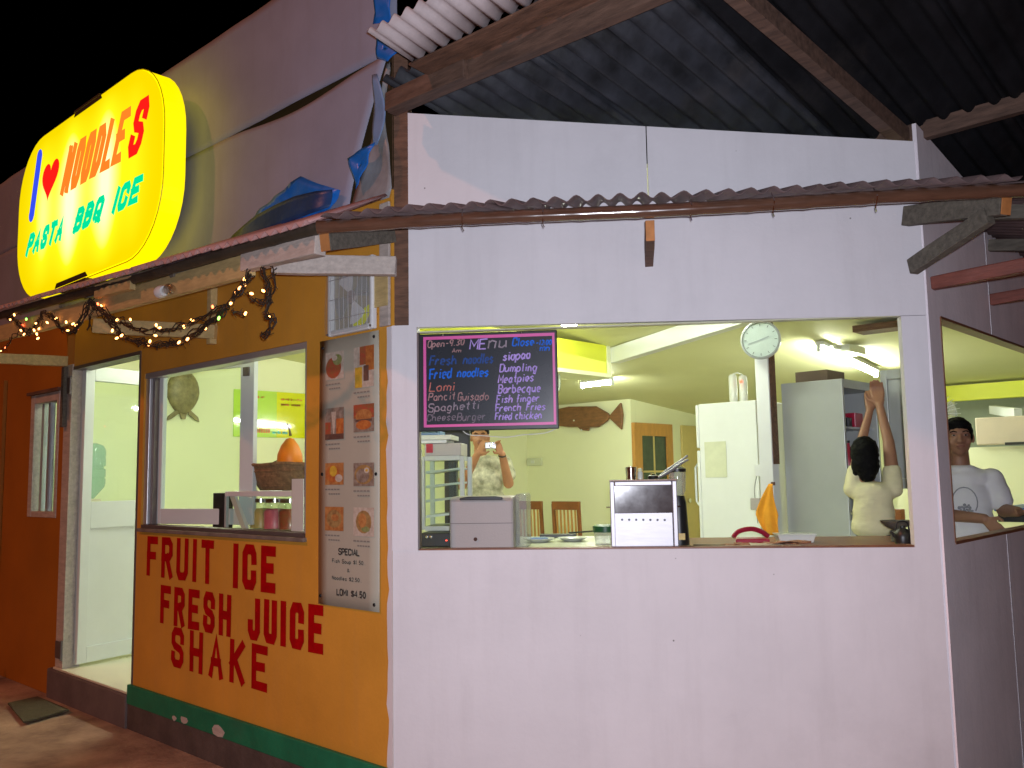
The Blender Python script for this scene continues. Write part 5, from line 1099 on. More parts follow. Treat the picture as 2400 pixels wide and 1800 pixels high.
# upright chiller, open towards the woman
cbn = thing('upright_chiller', 'tall grey upright chiller with its upper door open towards the woman', 'chiller', (0.92, 2.68, FL))
cx0, cx1, cy0, cy1, cz = 0.742, 1.118, 2.42, 2.95, 2.085
MB().box(cx0, cx1, cy0, cy0+.025, FL, cz).build('side_panel', 'grey_steel', cbn, bevel=0.003); MB().box(cx0, cx1, cy1-.025, cy1, FL, cz).build('side_panel', 'grey_steel', cbn, bevel=0.003)
MB().box(cx0, cx0+.02, cy0+.026, cy1-.026, FL, cz).build('back_panel', 'grey_steel', cbn); MB().box(cx0, cx1, cy0+.026, cy1-.026, cz-.05, cz).build('top_panel', 'grey_steel', cbn); MB().box(cx0+.021, cx1-.002, cy0+.026, cy1-.026, FL, FL+.1).build('bottom_panel', 'grey_steel', cbn)
for z in (1.30, 1.57, 1.80): MB().box(cx0+.021, cx1-.03, cy0+.027, cy1-.027, z, z+.012).build('shelf', 'aluminium', cbn)
MB().box(cx1+.001, cx1+.03, cy0+.002, cy1-.002, FL+.1, 1.27).build('lower_door', 'grey_steel', cbn, bevel=0.004)
lf = MB()
for a, b, c, d in wall_cells(cx1+.02, cx1+.36, 1.44, 2.17, [(cx1+.06, cx1+.30, 1.50, 2.11)]): lf.box(a, b, 2.955, 2.99, c, d)
ld = lf.build('upper_door', 'grey_steel', cbn, bevel=0.004); MB().box(cx1+.061, cx1+.299, 2.968, 2.974, 1.501, 2.109).build('pane', 'grey_steel', ld); MB().box(cx1+.335, cx1+.345, 2.945, 2.9545, 1.45, 2.16).build('chrome_edge', 'chrome', ld)
MB().box(0.80, 1.0, 2.5, 2.75, cz+.001, cz+.07).build('top_carton', 'cardboard', cbn)
def bottle(x, y, z, r, h, mat, lab, cap='black_plastic'):
    b = thing('bottle', lab, 'bottle', (x, y, z), group='bottles in the chiller')
    MB().lathe([(r, 0.001), (r, h*.6), (r*.4, h*.78), (r*.4, h*.9)], (x, y, z), 12).build('bottle_body', mat, b, smooth=True); MB().lathe([(r*.46, h*.905), (r*.46, h), (0, h)], (x, y, z), 12).build('cap', cap, b); return b
bottle(1.045, 2.50, 1.582, 0.024, 0.16, 'black_plastic', 'black bottle on the second shelf of the chiller'); bottle(1.05, 2.495, 1.313, 0.03, 0.14, 'bottle_blue', 'blue bottle on the lower shelf of the chiller'); bottle(1.05, 2.62, 1.582, 0.03, 0.15, 'red_plastic', 'red bottle on the second shelf of the chiller')
bottle(1.055, 2.80, 1.313, 0.034, 0.15, 'steel', 'silver bottle at the back of the lower chiller shelf', 'chrome')
pk = thing('freezer_packs', 'dark and red packs on the top shelf of the chiller', 'packs', (1.04, 2.72, 1.813))
MB().box(0.98, 1.07, 2.60, 2.66, 1.813, 1.87).build('dark_pack', 'black_plastic', pk, bevel=0.004); MB().box(1.0, 1.08, 2.68, 2.80, 1.813, 1.90).build('red_pack', 'red_plastic', pk, bevel=0.004); MB().box(0.98, 1.07, 2.81, 2.89, 1.813, 1.86).build('dark_pack', 'wood_brown', pk, bevel=0.004)
tl = MB(); tl.lathe([(0.0, 0), (0.03, 0.002), (0.034, 0.03), (0.02, 0.05), (0, 0.052)], (1.06, 2.74, 1.582), 12); tag(tl.build('glass_bowl', 'chrome', None, smooth=True, shift=(1.06, 2.74, 1.582)), 'small shiny metal bowl on the second chiller shelf', 'bowl')

# fluorescent tubes
def tube_lamp(lab, p0, p1, drop=0.03):
    p0 = Vector(p0); p1 = Vector(p1); c = (p0+p1)/2
    t = thing('tube_lamp', lab, 'lamp', tuple(c), group='lit fluorescent tubes on the ceiling')
    MB().tube([p0, p1], 0.019, 12).build('tube', 'tube_light', t, smooth=True)
    up = Vector((0, 0, 0.045)); MB().beam(p0+up, p1+up, 0.07, 0.035).build('fixture', 'white_plastic', t)
    d = (p1-p0).normalized()
    for e, s in ((p0, -1), (p1, 1)): MB().beam(e+d*s*0.001, e+d*s*0.022, 0.03, 0.06).build('end_cap', 'white_plastic', t)
    return t
zt = lambda y: ZC(y)-0.085
tube_lamp('long glowing tube lamp above the chiller and woman', (0.035, 4.62, zt(4.62)), (0.0, 5.95, zt(5.95)))
tube_lamp('short glowing tube lamp at the back under the yellow bulkhead', (-2.92, 5.12, zt(5.12)), (-2.50, 5.10, zt(5.1)))
tube_lamp('tube lamp lighting the room behind the street door', (-3.9, 1.25, zt(1.25)), (-2.7, 1.25, zt(1.25)))
tube_lamp('tube lamp over the front of the kitchen, lighting fridge and chiller', (-0.75, 1.75, zt(1.75)), (0.45, 1.75, zt(1.75)))
bx = thing('ballast_box', 'white ballast box on the ceiling beside the long tube lamp', 'box', (0.12, 4.85, 2.6)); 
MB().box(0.09, 0.26, 4.70, 5.05, ZC(4.9)-.10, ZC(5.05)-.022).build('case', 'porcelain', bx, bevel=0.004); MB().box(0.16, 0.19, 4.60, 4.699, ZC(4.9)-.075, ZC(4.9)-.045).build('conduit', 'porcelain', bx)
dl_ = thing('ceiling_light', 'small round glowing ceiling light near the chalkboard', 'lamp', (-1.31, 2.93, 2.78))
MB().lathe([(0.0, -0.07), (0.06, -0.06), (0.095, -0.03), (0.10, -0.01), (0.0, -0.009)], (-1.31, 2.93, ZC(2.93)), 20).build('diffuser', 'lamp_disc', dl_, smooth=True); MB().lathe([(0.105, -0.0085), (0.105, 0.0), (0, 0.0)], (-1.31, 2.93, ZC(2.93)-.003), 20).build('rim', 'white_plastic', dl_)

# carved wooden fish on the back wall
fi = thing('wooden_fish', 'long brown carved wooden fish hung on the back wall', 'carving', (-4.0, 6.44, 2.2))
fp = [(-4.66, 2.33), (-4.50, 2.43), (-4.2, 2.46), (-3.75, 2.435), (-3.56, 2.335), (-3.53, 2.285), (-3.58, 2.235), (-3.72, 2.165), (-4.2, 2.19), (-4.50, 2.23)]
MB().prism(fp, (0, 6.43, 0), (1, 0, 0), (0, 0, 1), (0, 0.05, 0)).build('body', 'fish_wood', fi, bevel=0.015)
MB().prism([(-3.555, 2.285), (-3.36, 2.455), (-3.335, 2.30), (-3.36, 2.115)], (0, 6.435, 0), (1, 0, 0), (0, 0, 1), (0, 0.04, 0)).build('tail_fin', 'fish_wood', fi, bevel=0.008)
MB().prism([(-4.05, 2.181), (-3.86, 2.171), (-3.88, 2.125), (-4.0, 2.14)], (0, 6.44, 0), (1, 0, 0), (0, 0, 1), (0, 0.02, 0)).build('fin', 'fish_wood', fi)
for x, z in ((-4.1, 2.27), (-3.98, 2.14)): MB().ball((x, 6.425, z), 0.012, 8, 6).build('inlay', 'porcelain', fi)
MB().tube([(-4.1, 6.44, 2.50), (-4.02, 6.46, ZC(6.46)-.01)], 0.004, 5).build('hanging_cord', 'cream_wall', fi)
sw = thing('switch_plate', 'grey electrical switch plate on the far wall below the fish', 'switch', (-4.9, 6.49, 1.75)); MB().box(-4.98, -4.72, 6.47, 6.499, 1.70, 1.80).build('plate', 'counter_tile', sw, bevel=0.006); MB().box(-4.9, -4.84, 6.462, 6.4695, 1.73, 1.77).build('rocker', 'porcelain', sw)
ac = thing('wall_fan', 'pale wall fan hanging below the bulkhead behind the chalkboard', 'fan', (-2.2, 3.6, 2.3))
MB().box(-1.93, -1.80, 3.05, 3.12, 2.28, 2.43).build('motor_box', 'grey_steel', ac, bevel=0.02); MB().tube(smooth_path([(-1.78, 3.15, 2.43), (-1.78, 3.15, 2.30), (-1.74, 3.20, 2.26), (-1.70, 3.25, 2.30), (-1.70, 3.25, 2.43)], 3), 0.012, 6).build('bracket', 'grey_wall', ac)

# dining chairs
def make_chair(lab, grp, loc, rot):
    c = local_thing('dining_chair', lab, 'chair', loc, rot, grp)
    for x in (-0.19, 0.19):
        MB().beam((x, 0.20, 0), (x*0.98, 0.26, 1.00), 0.04, 0.035, up=(0, 1, 0)).build('rear_leg', 'chair_wood', c, bevel=0.004)
        MB().beam((x, -0.2, 0), (x, -0.2, 0.44), 0.04, 0.04, up=(0, 1, 0)).build('front_leg', 'chair_wood', c, bevel=0.004)
    MB().box(-0.215, 0.215, -0.23, 0.205, 0.441, 0.475).build('seat', 'chair_wood', c, bevel=0.008)
    MB().box(-0.205, 0.205, 0.235, 0.275, 0.93, 1.03).build('top_rail', 'chair_wood', c, bevel=0.006); MB().box(-0.169, 0.169, 0.232, 0.258, 0.55, 0.60).build('lower_rail', 'chair_wood', c, bevel=0.004)
    for k in range(6): MB().beam((-0.135+0.054*k, 0.245, 0.601), (-0.135+0.054*k, 0.258, 0.929), 0.02, 0.012, up=(0, 1, 0)).build('slat', 'door_wood', c)
    return c
ch0 = make_chair('brown slat back chair nearest the man with the camera', 'slat back dining chairs', (-4.20, 5.86, FL), R(184))
c1 = copy_tree(ch0); c1.location = (-3.60, 5.86, FL); c1.rotation_euler.z = R(182); c1['label'] = 'brown slat back chair standing alone below the wooden fish'
c2 = copy_tree(ch0); c2.location = (0.80, 4.35, FL+.02); c2.rotation_euler.z = R(150); c2['label'] = 'reddish chair half hidden behind the right pier of the serving opening'
c3 = copy_tree(ch0); c3.location = (0.95, 5.0, FL); c3.rotation_euler.z = R(185); c3['label'] = 'reddish chair behind the man in the white T-shirt'
tbk = thing('dining_table', 'dark wooden dining table in the side room behind the counter', 'table', (1.1, 4.0, FL))
MB().box(0.72, 1.55, 3.75, 4.35, 1.00, 1.035).build('tabletop', 'table_wood', tbk, bevel=0.004)
for x in (0.77, 1.50):
    for y in (3.80, 4.30): MB().box(x-.03, x+.03, y-.03, y+.03, FL, 0.999).build('leg', 'table_wood', tbk)
bb = thing('serving_box', 'black box with a pale blue rim on the side window ledge', 'box', (1.80, 3.3, 1.24))
MB().prism([(1.68, 3.22), (1.88, 3.22), (1.88, 3.9), (1.68, 3.9)], (0, 0, 1.238), (1, 0, 0), (0, 1, 0), (0, 0, 0.062)).build('box_body', 'black_plastic', bb); MB().box(1.665, 1.895, 3.20, 3.92, 1.3005, 1.322).build('rim', 'blue_rim', bb, bevel=0.006)
wfan = thing('pedestal_fan', 'pale round fan with clear blades behind the man at the side window', 'fan', (1.15, 3.9, FL))
fc = Vector((1.18, 3.9, 1.93))
MB().tube([(1.18, 3.95, FL+.03), (1.18, 3.95, 1.85)], 0.014, 8).build('pole', 'white_plastic', wfan); MB().lathe([(0.16, 0), (0.15, 0.03), (0, 0.035)], (1.18, 3.95, FL+.002), 18).build('foot', 'white_plastic', wfan)
m = MB()
for k in range(24):
    a = 2*math.pi*k/24; m.tube([fc+Vector((0.02*math.cos(a), -0.05, 0.02*math.sin(a))), fc+Vector((0.10*math.cos(a), -0.05, 0.10*math.sin(a))), fc+Vector((0.14*math.cos(a), 0, 0.14*math.sin(a)))], 0.0018, 4)
m.build('guard', 'white_plastic', wfan)
for k in range(3):
    a0 = R(20+120*k); MB().prism([(0.02*math.cos(a0-.4), 0.02*math.sin(a0-.4))]+[(0.12*math.cos(a0-.5+t*.25), 0.12*math.sin(a0-.5+t*.25)) for t in range(5)], fc+Vector((0, -0.01, 0)), (1, 0, 0), (0, 0, 1), (0, 0.004, 0)).build('blade', 'plastic_clear', wfan)
MB().lathe([(0, 0), (0.04, 0), (0.035, 0.08), (0, 0.09)], fc+Vector((0, 0.01, 0)), 14, 'y').build('motor', 'beige_panel', wfan, smooth=True)

# ------------------------------------------------------------------ room behind the street window
tu = thing('turtle_shell', 'mottled brown turtle shell hung head down on the room wall', 'turtle shell', (-4.95, 1.5, 2.2))
m = MB()
def shell(u, v):
    a = 2*math.pi*u; r = math.sin(math.pi*0.5*v); zz = math.cos(a); w2 = 0.165*(1.0-0.28*max(0, -zz)**1.6)
    return (-4.995+0.075*math.cos(math.pi*.5*v)**0.7, 1.505+w2*math.sin(a)*r, 2.42+(0.22*zz)*r)
m.grid(shell, 24, 6); m.build('carapace', 'turtle_shell', tu, smooth=True)
for s in (-1, 1): MB().prism([(s*0.06, 0.04), (s*0.15, -0.03), (s*0.165, -0.075), (s*0.12, -0.055), (s*0.05, -0.005)], (-4.985, 1.505, 2.215), (0, 1, 0), (0, 0, 1), (0.02, 0, 0)).build('flipper', 'turtle_shell', tu)
MB().prism([(-0.035, 0.03), (0.035, 0.03), (0.02, -0.03), (-0.02, -0.03)], (-4.985, 1.505, 2.19), (0, 1, 0), (0, 0, 1), (0.02, 0, 0)).build('tail', 'turtle_shell', tu)
bn = thing('wall_banner', 'glossy green and yellow noodle banner on the room wall', 'banner', (-4.99, 2.9, 2.0))
MB().box(-4.996, -4.990, 2.05, 2.55, 2.005, 2.488).build('green_half', 'banner_green', bn); MB().box(-4.996, -4.990, 2.551, 3.75, 2.005, 2.488).build('yellow_half', 'banner_yellow', bn)
def btext(s, y0, y1, z, h, mat):
    mb = MB(); tmp = MB(); text(tmp, s, y0, z, y1-y0, h, 0.018, 0.0, block=True, gap=0.2, y=0)
    mb.add([(-4.9885, v[0], v[2]) for v in tmp.v], tmp.f); return mb.build('lettering', mat, bn)
m = MB(); m.prism([(a*0.28, b*0.28) for a, b in hp], (-4.9885, 2.22, 2.07), (0, 1, 0), (0, 0, 1), (0.0005, 0, 0)); m.build('heart', 'print_orange', bn)
btext('NOODLES', 2.28, 2.47, 2.05, 0.045, 'print_orange'); btext('PASTA BBQ', 2.50, 2.68, 2.045, 0.03, 'print_cyan')
btext('MENU', 2.32, 2.40, 2.41, 0.02, 'print_orange'); btext('FRESH NOODLES', 2.60, 2.86, 2.40, 0.025, 'print_orange'); btext('FRUIT SHAKE', 2.60, 2.84, 2.345, 0.022, 'print_orange')
wd = thing('water_dispenser', 'white water dispenser with upturned blue bottle seen through the door glass', 'water dispenser', (-4.8, 0.62, FL))
MB().box(-4.95, -4.65, 0.40, 0.72, FL, 1.36).build('cabinet', 'cream_wall', wd, bevel=0.02)
MB().lathe([(0.05, 0.0), (0.09, 0.05), (0.132, 0.10), (0.138, 0.13), (0.138, 0.17), (0.128, 0.18), (0.138, 0.19), (0.138, 0.25), (0.122, 0.262), (0.122, 0.275), (0.138, 0.287), (0.138, 0.35), (0.128, 0.36), (0.138, 0.37), (0.136, 0.42), (0.115, 0.46), (0.06, 0.48), (0, 0.482)], (-4.80, 0.56, 1.425), 20).build('bottle', 'bottle_blue', wd, smooth=True); MB().lathe([(0.145, 0), (0.10, 0.06), (0.0, 0.061)], (-4.80, 0.56, 1.362), 18).build('collar', 'beige_panel', wd, smooth=True)
# display case behind the window with jars
ds = thing('display_case', 'small white glass fronted display case behind the street window', 'display case', (-1.72, 0.36, 1.26))
MB().box(-2.3, -0.66, 0.12, 0.75, 1.20, 1.262).build('shelf_top', 'counter_tile', ds); MB().box(-2.25, -0.7, 0.14, 0.7, FL, 1.199).build('cabinet_body', 'cream_wall', ds)
q = MB()
for a, b, c, d in wall_cells(-1.85, -0.86, 0.20, 0.62, [(-1.82, -0.89, 0.235, 0.585)]): q.box(a, b, c, d, 1.462, 1.492)
q.build('top_frame', 'white_plastic', ds, bevel=0.004); MB().box(-1.819, -0.891, 0.236, 0.584, 1.474, 1.480).build('top_pane', 'glass_faint', ds); MB().box(-1.83, -0.88, 0.612, 0.618, 1.264, 1.4615).build('back_pane', 'glass_faint', ds)
MB().prism([(-1.80, 1.4615), (-1.745, 1.4615), (-1.600, 1.264), (-1.655, 1.264)], (0, 0.206, 0), (1, 0, 0), (0, 0, 1), (0, 0.02, 0)).build('strut', 'porcelain', ds); MB().box(-1.85, -1.832, 0.20, 0.22, 1.264, 1.4615).build('post', 'grey_steel', ds)
MB().box(-1.83, -0.88, 0.202, 0.204, 1.266, 1.46).build('front_pane', 'glass_faint', ds)
MB().box(-2.01, -1.87, 0.21, 0.27, 1.264, 1.482).build('side_box', 'black_plastic', ds, bevel=0.004)
def jar(x, mat, lab):
    j = thing('sweet_jar', lab, 'jar', (x, 0.34, 1.264), group='glass jars in the display case')
    MB().lathe([(0.0, 0.002), (0.062, 0.002), (0.064, 0.1), (0.05, 0.12)], (x, 0.36, 1.265), 18).build('contents', mat, j, smooth=True); MB().lathe([(0.068, 0.001), (0.070, 0.14), (0.058, 0.155)], (x, 0.36, 1.265), 18).build('glass', 'jar_glass', j, smooth=True)
    MB().lathe([(0.06, 0.156), (0.064, 0.158), (0.064, 0.18), (0, 0.182)], (x, 0.36, 1.265), 18).build('lid', 'chrome', j, smooth=True); return j
jar(-1.70, 'juice_yellow', 'glass jar of pale orange sweets in the display case'); jar(-1.545, 'juice_pink', 'glass jar of pink sweets in the display case'); jar(-1.38, 'food_red', 'dark jar behind the white card in the display case')
bk = thing('basket', 'oval woven basket on top of the display case', 'basket', (-1.55, 0.45, 1.494))
m = MB(); m.lathe([(0.24, 0.001), (0.30, 0.06), (0.34, 0.145), (0.335, 0.155), (0.30, 0.12), (0.22, 0.02), (0, 0.015)], (-1.55, 0.45, 1.494), 28, sy=0.5); m.build('bowl', 'basket', bk, smooth=True)
m = MB(); m.tube([(-1.55+0.345*math.cos(t*math.pi/14), 0.45+0.172*math.sin(t*math.pi/14), 1.65+0.004*math.sin(t*5)) for t in range(29)], 0.012, 6, False); m.build('rim', 'basket', bk, smooth=True)
for k in range(4): MB().tube([(-1.55+(0.255+.022*k)*math.cos(t*math.pi/14), 0.45+(0.128+.011*k)*math.sin(t*math.pi/14), 1.52+0.03*k) for t in range(29)], 0.008, 5, False).build('weave_band', 'basket', bk, smooth=True)
pa = thing('orange_papaya', 'bright orange papaya with a dry stem standing in the basket', 'fruit', (-1.51, 0.45, 1.60))
MB().lathe([(0, 0), (0.055, 0.01), (0.078, 0.06), (0.074, 0.11), (0.053, 0.165), (0.024, 0.205), (0, 0.213)], (-1.51, 0.44, 1.60), 20).build('flesh', 'papaya', pa, smooth=True)
MB().tube([(-1.505, 0.44, 1.825), (-1.515, 0.44, 1.86), (-1.53, 0.43, 1.90)], [0.010, 0.006, 0.004], 6).build('stem', 'stem_brown', pa); MB().tube([(-1.60, 0.42, 1.68), (-1.70, 0.38, 1.64), (-1.79, 0.35, 1.60)], 0.004, 5).build('twig', 'stem_brown', pa)
wc = MB(); wc.box(-1.003, -0.893, 0.122, 0.126, 1.2645, 1.56); tag(wc.build('white_card', 'porcelain', None, shift=(-0.95, 0.124, 1.2645)), 'blank white card leaning in the right corner of the street window', 'card')

# ------------------------------------------------------------------ people
def blob(name, items, mat, parent, voxel=0.008, smooth_it=4, disp=None):
    m = MB()
    for it in items:
        if it[0] == 'c':
            _, p0, r0, p1, r1 = it; m.ball(p0, r0, 14, 10); m.ball(p1, r1, 14, 10); m.cone(p0, r0, p1, r1, 14)
        else: m.ball(it[1], it[2], 20, 14)
    o = m.build(name, mat, parent)
    md = o.modifiers.new('r', 'REMESH'); md.mode = 'VOXEL'; md.voxel_size = voxel
    ms = o.modifiers.new('s', 'SMOOTH'); ms.iterations = smooth_it; ms.factor = 0.5
    dg = bpy.context.evaluated_depsgraph_get(); ev = o.evaluated_get(dg)
    me = bpy.data.meshes.new_from_object(ev); o.modifiers.clear(); old = o.data; o.data = me; bpy.data.meshes.remove(old)
    if disp:
        for v in me.vertices: v.co += v.normal*disp(v.co)
    for p in me.polygons: p.use_smooth = True
    if not me.materials: me.materials.append(MATS[mat])
    return o
V = lambda *a: Vector(a)
def limb(a, ra, b, rb): return ('c', V(*a), ra, V(*b), rb)
def hand(wrist, tip, side, curl=0.3, r=0.0088):
    """palm, four fingers of different length and a thumb; side = unit vector across the palm towards the thumb"""
    w_ = V(*wrist); d = (V(*tip)-w_).normalized(); s = V(*side); s = (s-d*s.dot(d)).normalized(); n = d.cross(s)
    its = []; pc = w_+d*0.045
    for k in range(4): its.append(('c', w_+d*0.01+s*(0.012-0.008*k), 0.013, w_+d*0.085+s*(0.030-0.020*k), 0.0105))
    for k, L in enumerate((0.068, 0.078, 0.072, 0.055)):
        a = w_+d*0.088+s*(0.030-0.020*k); b = a+d*L*0.45+n*curl*0.015; c = b+(d*(1-curl)+n*curl).normalized()*L*0.55
        its += [('c', a, r, b, r*0.95), ('c', b, r*0.95, c, r*0.8)]
    a = w_+d*0.025+s*0.022; b = a+(d*0.6+s*0.8).normalized()*0.045; c = b+(d*0.9+s*0.25+n*curl).normalized()*0.032
    its += [('c', a, 0.012, b, 0.0105), ('c', b, 0.0105, c, 0.0085)]
    return its
def head_items(c, f, s=1.0):
    """c centre of the skull, f = +1 looks away (+y), -1 looks at us"""
    c = V(*c)
    its = [('e', c+V(0, -0.008*f, 0.022*s), (0.074*s, 0.090*s, 0.088*s)), ('e', c+V(0, 0.022*f, -0.03*s), (0.061*s, 0.070*s, 0.085*s)), ('e', c+V(0, 0.040*f, -0.082*s), (0.034*s, 0.036*s, 0.03*s)),
           ('c', c+V(0, 0.083*f, 0.01*s), 0.010, c+V(0, 0.102*f, -0.028*s), 0.0135), ('e', c+V(0, 0.09*f, -0.058*s), (0.024*s, 0.012, 0.012*s)), ('e', c+V(0, 0.072*f, 0.024*s), (0.055*s, 0.018, 0.014*s))]
    for sx in (-1, 1): its += [('e', c+V(sx*0.076*s, -0.004*f, -0.012*s), (0.011, 0.020, 0.031)), ('e', c+V(sx*0.042*s, 0.058*f, -0.03*s), (0.022*s, 0.022, 0.022*s)), ('e', c+V(sx*0.019, 0.092*f, -0.03*s), (0.009, 0.010, 0.008))]
    its.append(('c', c+V(0, -0.012*f, -0.06*s), 0.050*s, c+V(0, -0.018*f, -0.165*s), 0.056*s))
    return its
def face(parent, c, f, skin_eye=True):
    c = V(*c)
    for sx in (-1, 1):
        MB().ball(c+V(sx*0.031, 0.0785*f, 0.006), (0.0120, 0.006, 0.0045), 10, 6).build('eye', 'eye_white', parent, smooth=True)
        MB().ball(c+V(sx*0.031, 0.0835*f, 0.006), (0.0052, 0.0035, 0.0046), 8, 6).build('iris', 'hair_black', parent, smooth=True)
        MB().tube([c+V(sx*0.014, 0.0915*f, 0.024), c+V(sx*0.032, 0.0895*f, 0.030), c+V(sx*0.050, 0.077*f, 0.024)], [0.003, 0.004, 0.0025], 6).build('eyebrow', 'hair_black', parent)
    MB().tube([c+V(-0.022, 0.094*f, -0.058), c+V(0, 0.1005*f, -0.056), c+V(0.022, 0.094*f, -0.058)], [0.003, 0.0055, 0.003], 6).build('mouth', 'lip', parent, smooth=True)
def wrinkle(amp, k=26, seed=0):
    return lambda co: amp*(noise.noise((co.x*k*0.5, co.y*k*0.5, co.z*k+seed))+0.5*noise.noise((co.x*k*1.4, co.y*k*1.4, co.z*k*2.2+seed)))
VIEW = R(42.9); VIEW_W = R(22.0)
def slim(its, k):
    o = []
    for i in its:
        if i[0] == 'c': o.append(('c', V(i[1].x*k, i[1].y, i[1].z), i[2]*(0.35+0.65*k), V(i[3].x*k, i[3].y, i[3].z), i[4]*(0.35+0.65*k)))
        else: o.append(('e', V(i[1].x*k, i[1].y, i[1].z), (i[2][0]*k, i[2][1]*(0.5+0.5*k), i[2][2])))
    return o
# woman reaching into the chiller, seen from behind
wo = local_thing('person', 'person with short black hair in a cream T-shirt reaching up into the grey chiller', 'person', (1.345, 2.19, FL), VIEW_W)
hd = (-0.035, 0.045, 1.405)
body = head_items(hd, 1, 0.93)+[limb((0, 0.01, 1.0), 0.075, (0, 0.0, 1.16), 0.075), ('e', V(0, 0, 1.22), (0.115, 0.06, 0.05)), ('e', V(0, 0.0, 0.86), (0.12, 0.08, 0.10)), limb((-0.075, 0, 0.82), 0.085, (-0.08, -.01, 0.45), 0.056), limb((-0.08, -.01, 0.45), 0.054, (-0.08, 0.0, 0.08), 0.036), limb((0.075, 0, 0.82), 0.085, (0.08, 0, 0.45), 0.056), limb((0.08, 0, 0.45), 0.054, (0.08, 0.0, 0.08), 0.036),
        limb((-0.08, -.02, 0.035), 0.032, (-0.085, 0.15, 0.03), 0.03), limb((0.08, -.02, 0.035), 0.032, (0.09, 0.15, 0.03), 0.03),
        limb((-0.125, 0.02, 1.245), 0.046, (-0.055, 0.14, 1.475), 0.034), limb((-0.055, 0.14, 1.475), 0.033, (0.022, 0.235, 1.672), 0.023),
        limb((0.135, 0.02, 1.245), 0.047, (0.125, 0.115, 1.485), 0.036), limb((0.125, 0.115, 1.485), 0.035, (0.085, 0.20, 1.690), 0.025)]
KW = 0.79; body = slim(body, KW)
body += hand((0.022*KW, 0.235, 1.672), (0.045*KW, 0.28, 1.80), (1, 0, 0), 0.75)+hand((0.085*KW, 0.20, 1.690), (0.07*KW, 0.26, 1.82), (-1, 0, 0), 0.75)
blob('body', body, 'skin_mid', wo, 0.006)
sh = [('e', V(0, 0.0, 1.205), (0.138, 0.092, 0.070)), ('c', V(0, 0.005, 1.16), 0.110, V(0, 0.005, 1.09), 0.100), ('e', V(-0.025, 0.0, 1.1), (0.112, 0.098, 0.14)), ('e', V(0.025, 0.0, 1.1), (0.112, 0.098, 0.14)), ('e', V(0, 0, 1.07), (0.130, 0.104, 0.11)), ('e', V(-.008, 0, 1.035), (0.143, 0.110, 0.075)),
      limb((-0.120, 0.018, 1.232), 0.061, (-0.098, 0.068, 1.320), 0.057), limb((0.130, 0.018, 1.232), 0.062, (0.132, 0.060, 1.322), 0.058)]
blob('t_shirt', slim(sh, KW), 'shirt_cream', wo, 0.008, 14, wrinkle(0.003, 30, 2))
blob('jeans', slim([('e', V(0, 0, 0.90), (0.150, 0.108, 0.125)), limb((-0.075, 0, 0.80), 0.096, (-0.08, -.01, 0.45), 0.068), limb((-0.08, -.01, 0.45), 0.066, (-0.08, 0.0, 0.10), 0.054), limb((0.075, 0, 0.80), 0.096, (0.08, 0, 0.45), 0.068), limb((0.08, 0, 0.45), 0.066, (0.08, 0.0, 0.10), 0.054)], KW+.04), 'denim', wo, 0.01)
h_ = V(hd[0]*KW, hd[1], hd[2])
blob('hair', [('e', h_+V(0, -0.020, 0.020), (0.074, 0.088, 0.094)), ('e', h_+V(0.0, -0.055, -0.03), (0.068, 0.050, 0.078)), ('e', h_+V(0.008, -0.058, -0.09), (0.047, 0.036, 0.050)), ('e', h_+V(0.050, -0.03, -0.04), (0.022, 0.05, 0.06)), ('e', h_+V(-0.050, -0.03, -0.05), (0.022, 0.05, 0.05))], 'hair_black', wo, 0.006, 3, wrinkle(0.005, 50, 4))
# man at the side window
mn = local_thing('person', 'person in a white printed T-shirt standing at the side window, looking out', 'person', (1.55, 3.03, FL), VIEW_W)
hd = (-0.005, -0.02, 1.520)
body = head_items(hd, -1, 1.0)+[limb((0, 0, 1.02), 0.08, (0, 0, 1.20), 0.08), ('e', V(0, 0, 1.28), (0.145, 0.06, 0.05)), ('e', V(0, 0, 0.9), (0.12, 0.08, 0.10)), limb((-0.085, 0, 0.85), 0.085, (-0.09, 0, 0.46), 0.06), limb((-0.09, 0, 0.46), 0.056, (-0.09, 0.02, 0.08), 0.038), limb((0.085, 0, 0.85), 0.085, (0.09, 0, 0.46), 0.06), limb((0.09, 0, 0.46), 0.056, (0.09, 0.02, 0.08), 0.038),
        limb((-0.09, 0.03, 0.04), 0.035, (-0.1, -0.15, 0.03), 0.03), limb((0.09, 0.03, 0.04), 0.035, (0.1, -0.15, 0.03), 0.03),
        limb((-0.158, 0, 1.27), 0.043, (-0.135, -0.08, 1.07), 0.041), limb((-0.135, -0.08, 1.07), 0.040, (0.075, -0.235, 1.052), 0.028), limb((0.158, 0, 1.27), 0.043, (0.205, -0.03, 1.09), 0.041), limb((0.205, -0.03, 1.09), 0.040, (0.245, -0.235, 1.09), 0.028)]
body += hand((0.075, -0.235, 1.052), (0.15, -0.27, 0.975), (0.3, -0.3, 1), 0.35)+hand((0.245, -0.235, 1.09), (0.30, -0.33, 1.085), (-1, -0.2, 0.3), 0.6)
b_ = blob('body', body, 'skin_dark', mn, 0.006); face(mn, hd, -1)
sh = [('e', V(0, 0, 1.275), (0.172, 0.100, 0.072)), ('e', V(0, -.005, 1.15), (0.160, 0.118, 0.16)), ('e', V(0, -.005, 1.02), (0.160, 0.122, 0.16)), ('e', V(0, 0, 0.92), (0.165, 0.125, 0.13)), limb((-0.155, 0, 1.268), 0.068, (-0.155, -0.045, 1.15), 0.064), limb((0.155, 0, 1.268), 0.068, (0.197, -0.02, 1.145), 0.064), ('e', V(0, -0.01, 1.33), (0.085, 0.07, 0.03))]
blob('t_shirt', sh, 'shirt_white', mn, 0.008, 12, wrinkle(0.005, 20, 7))
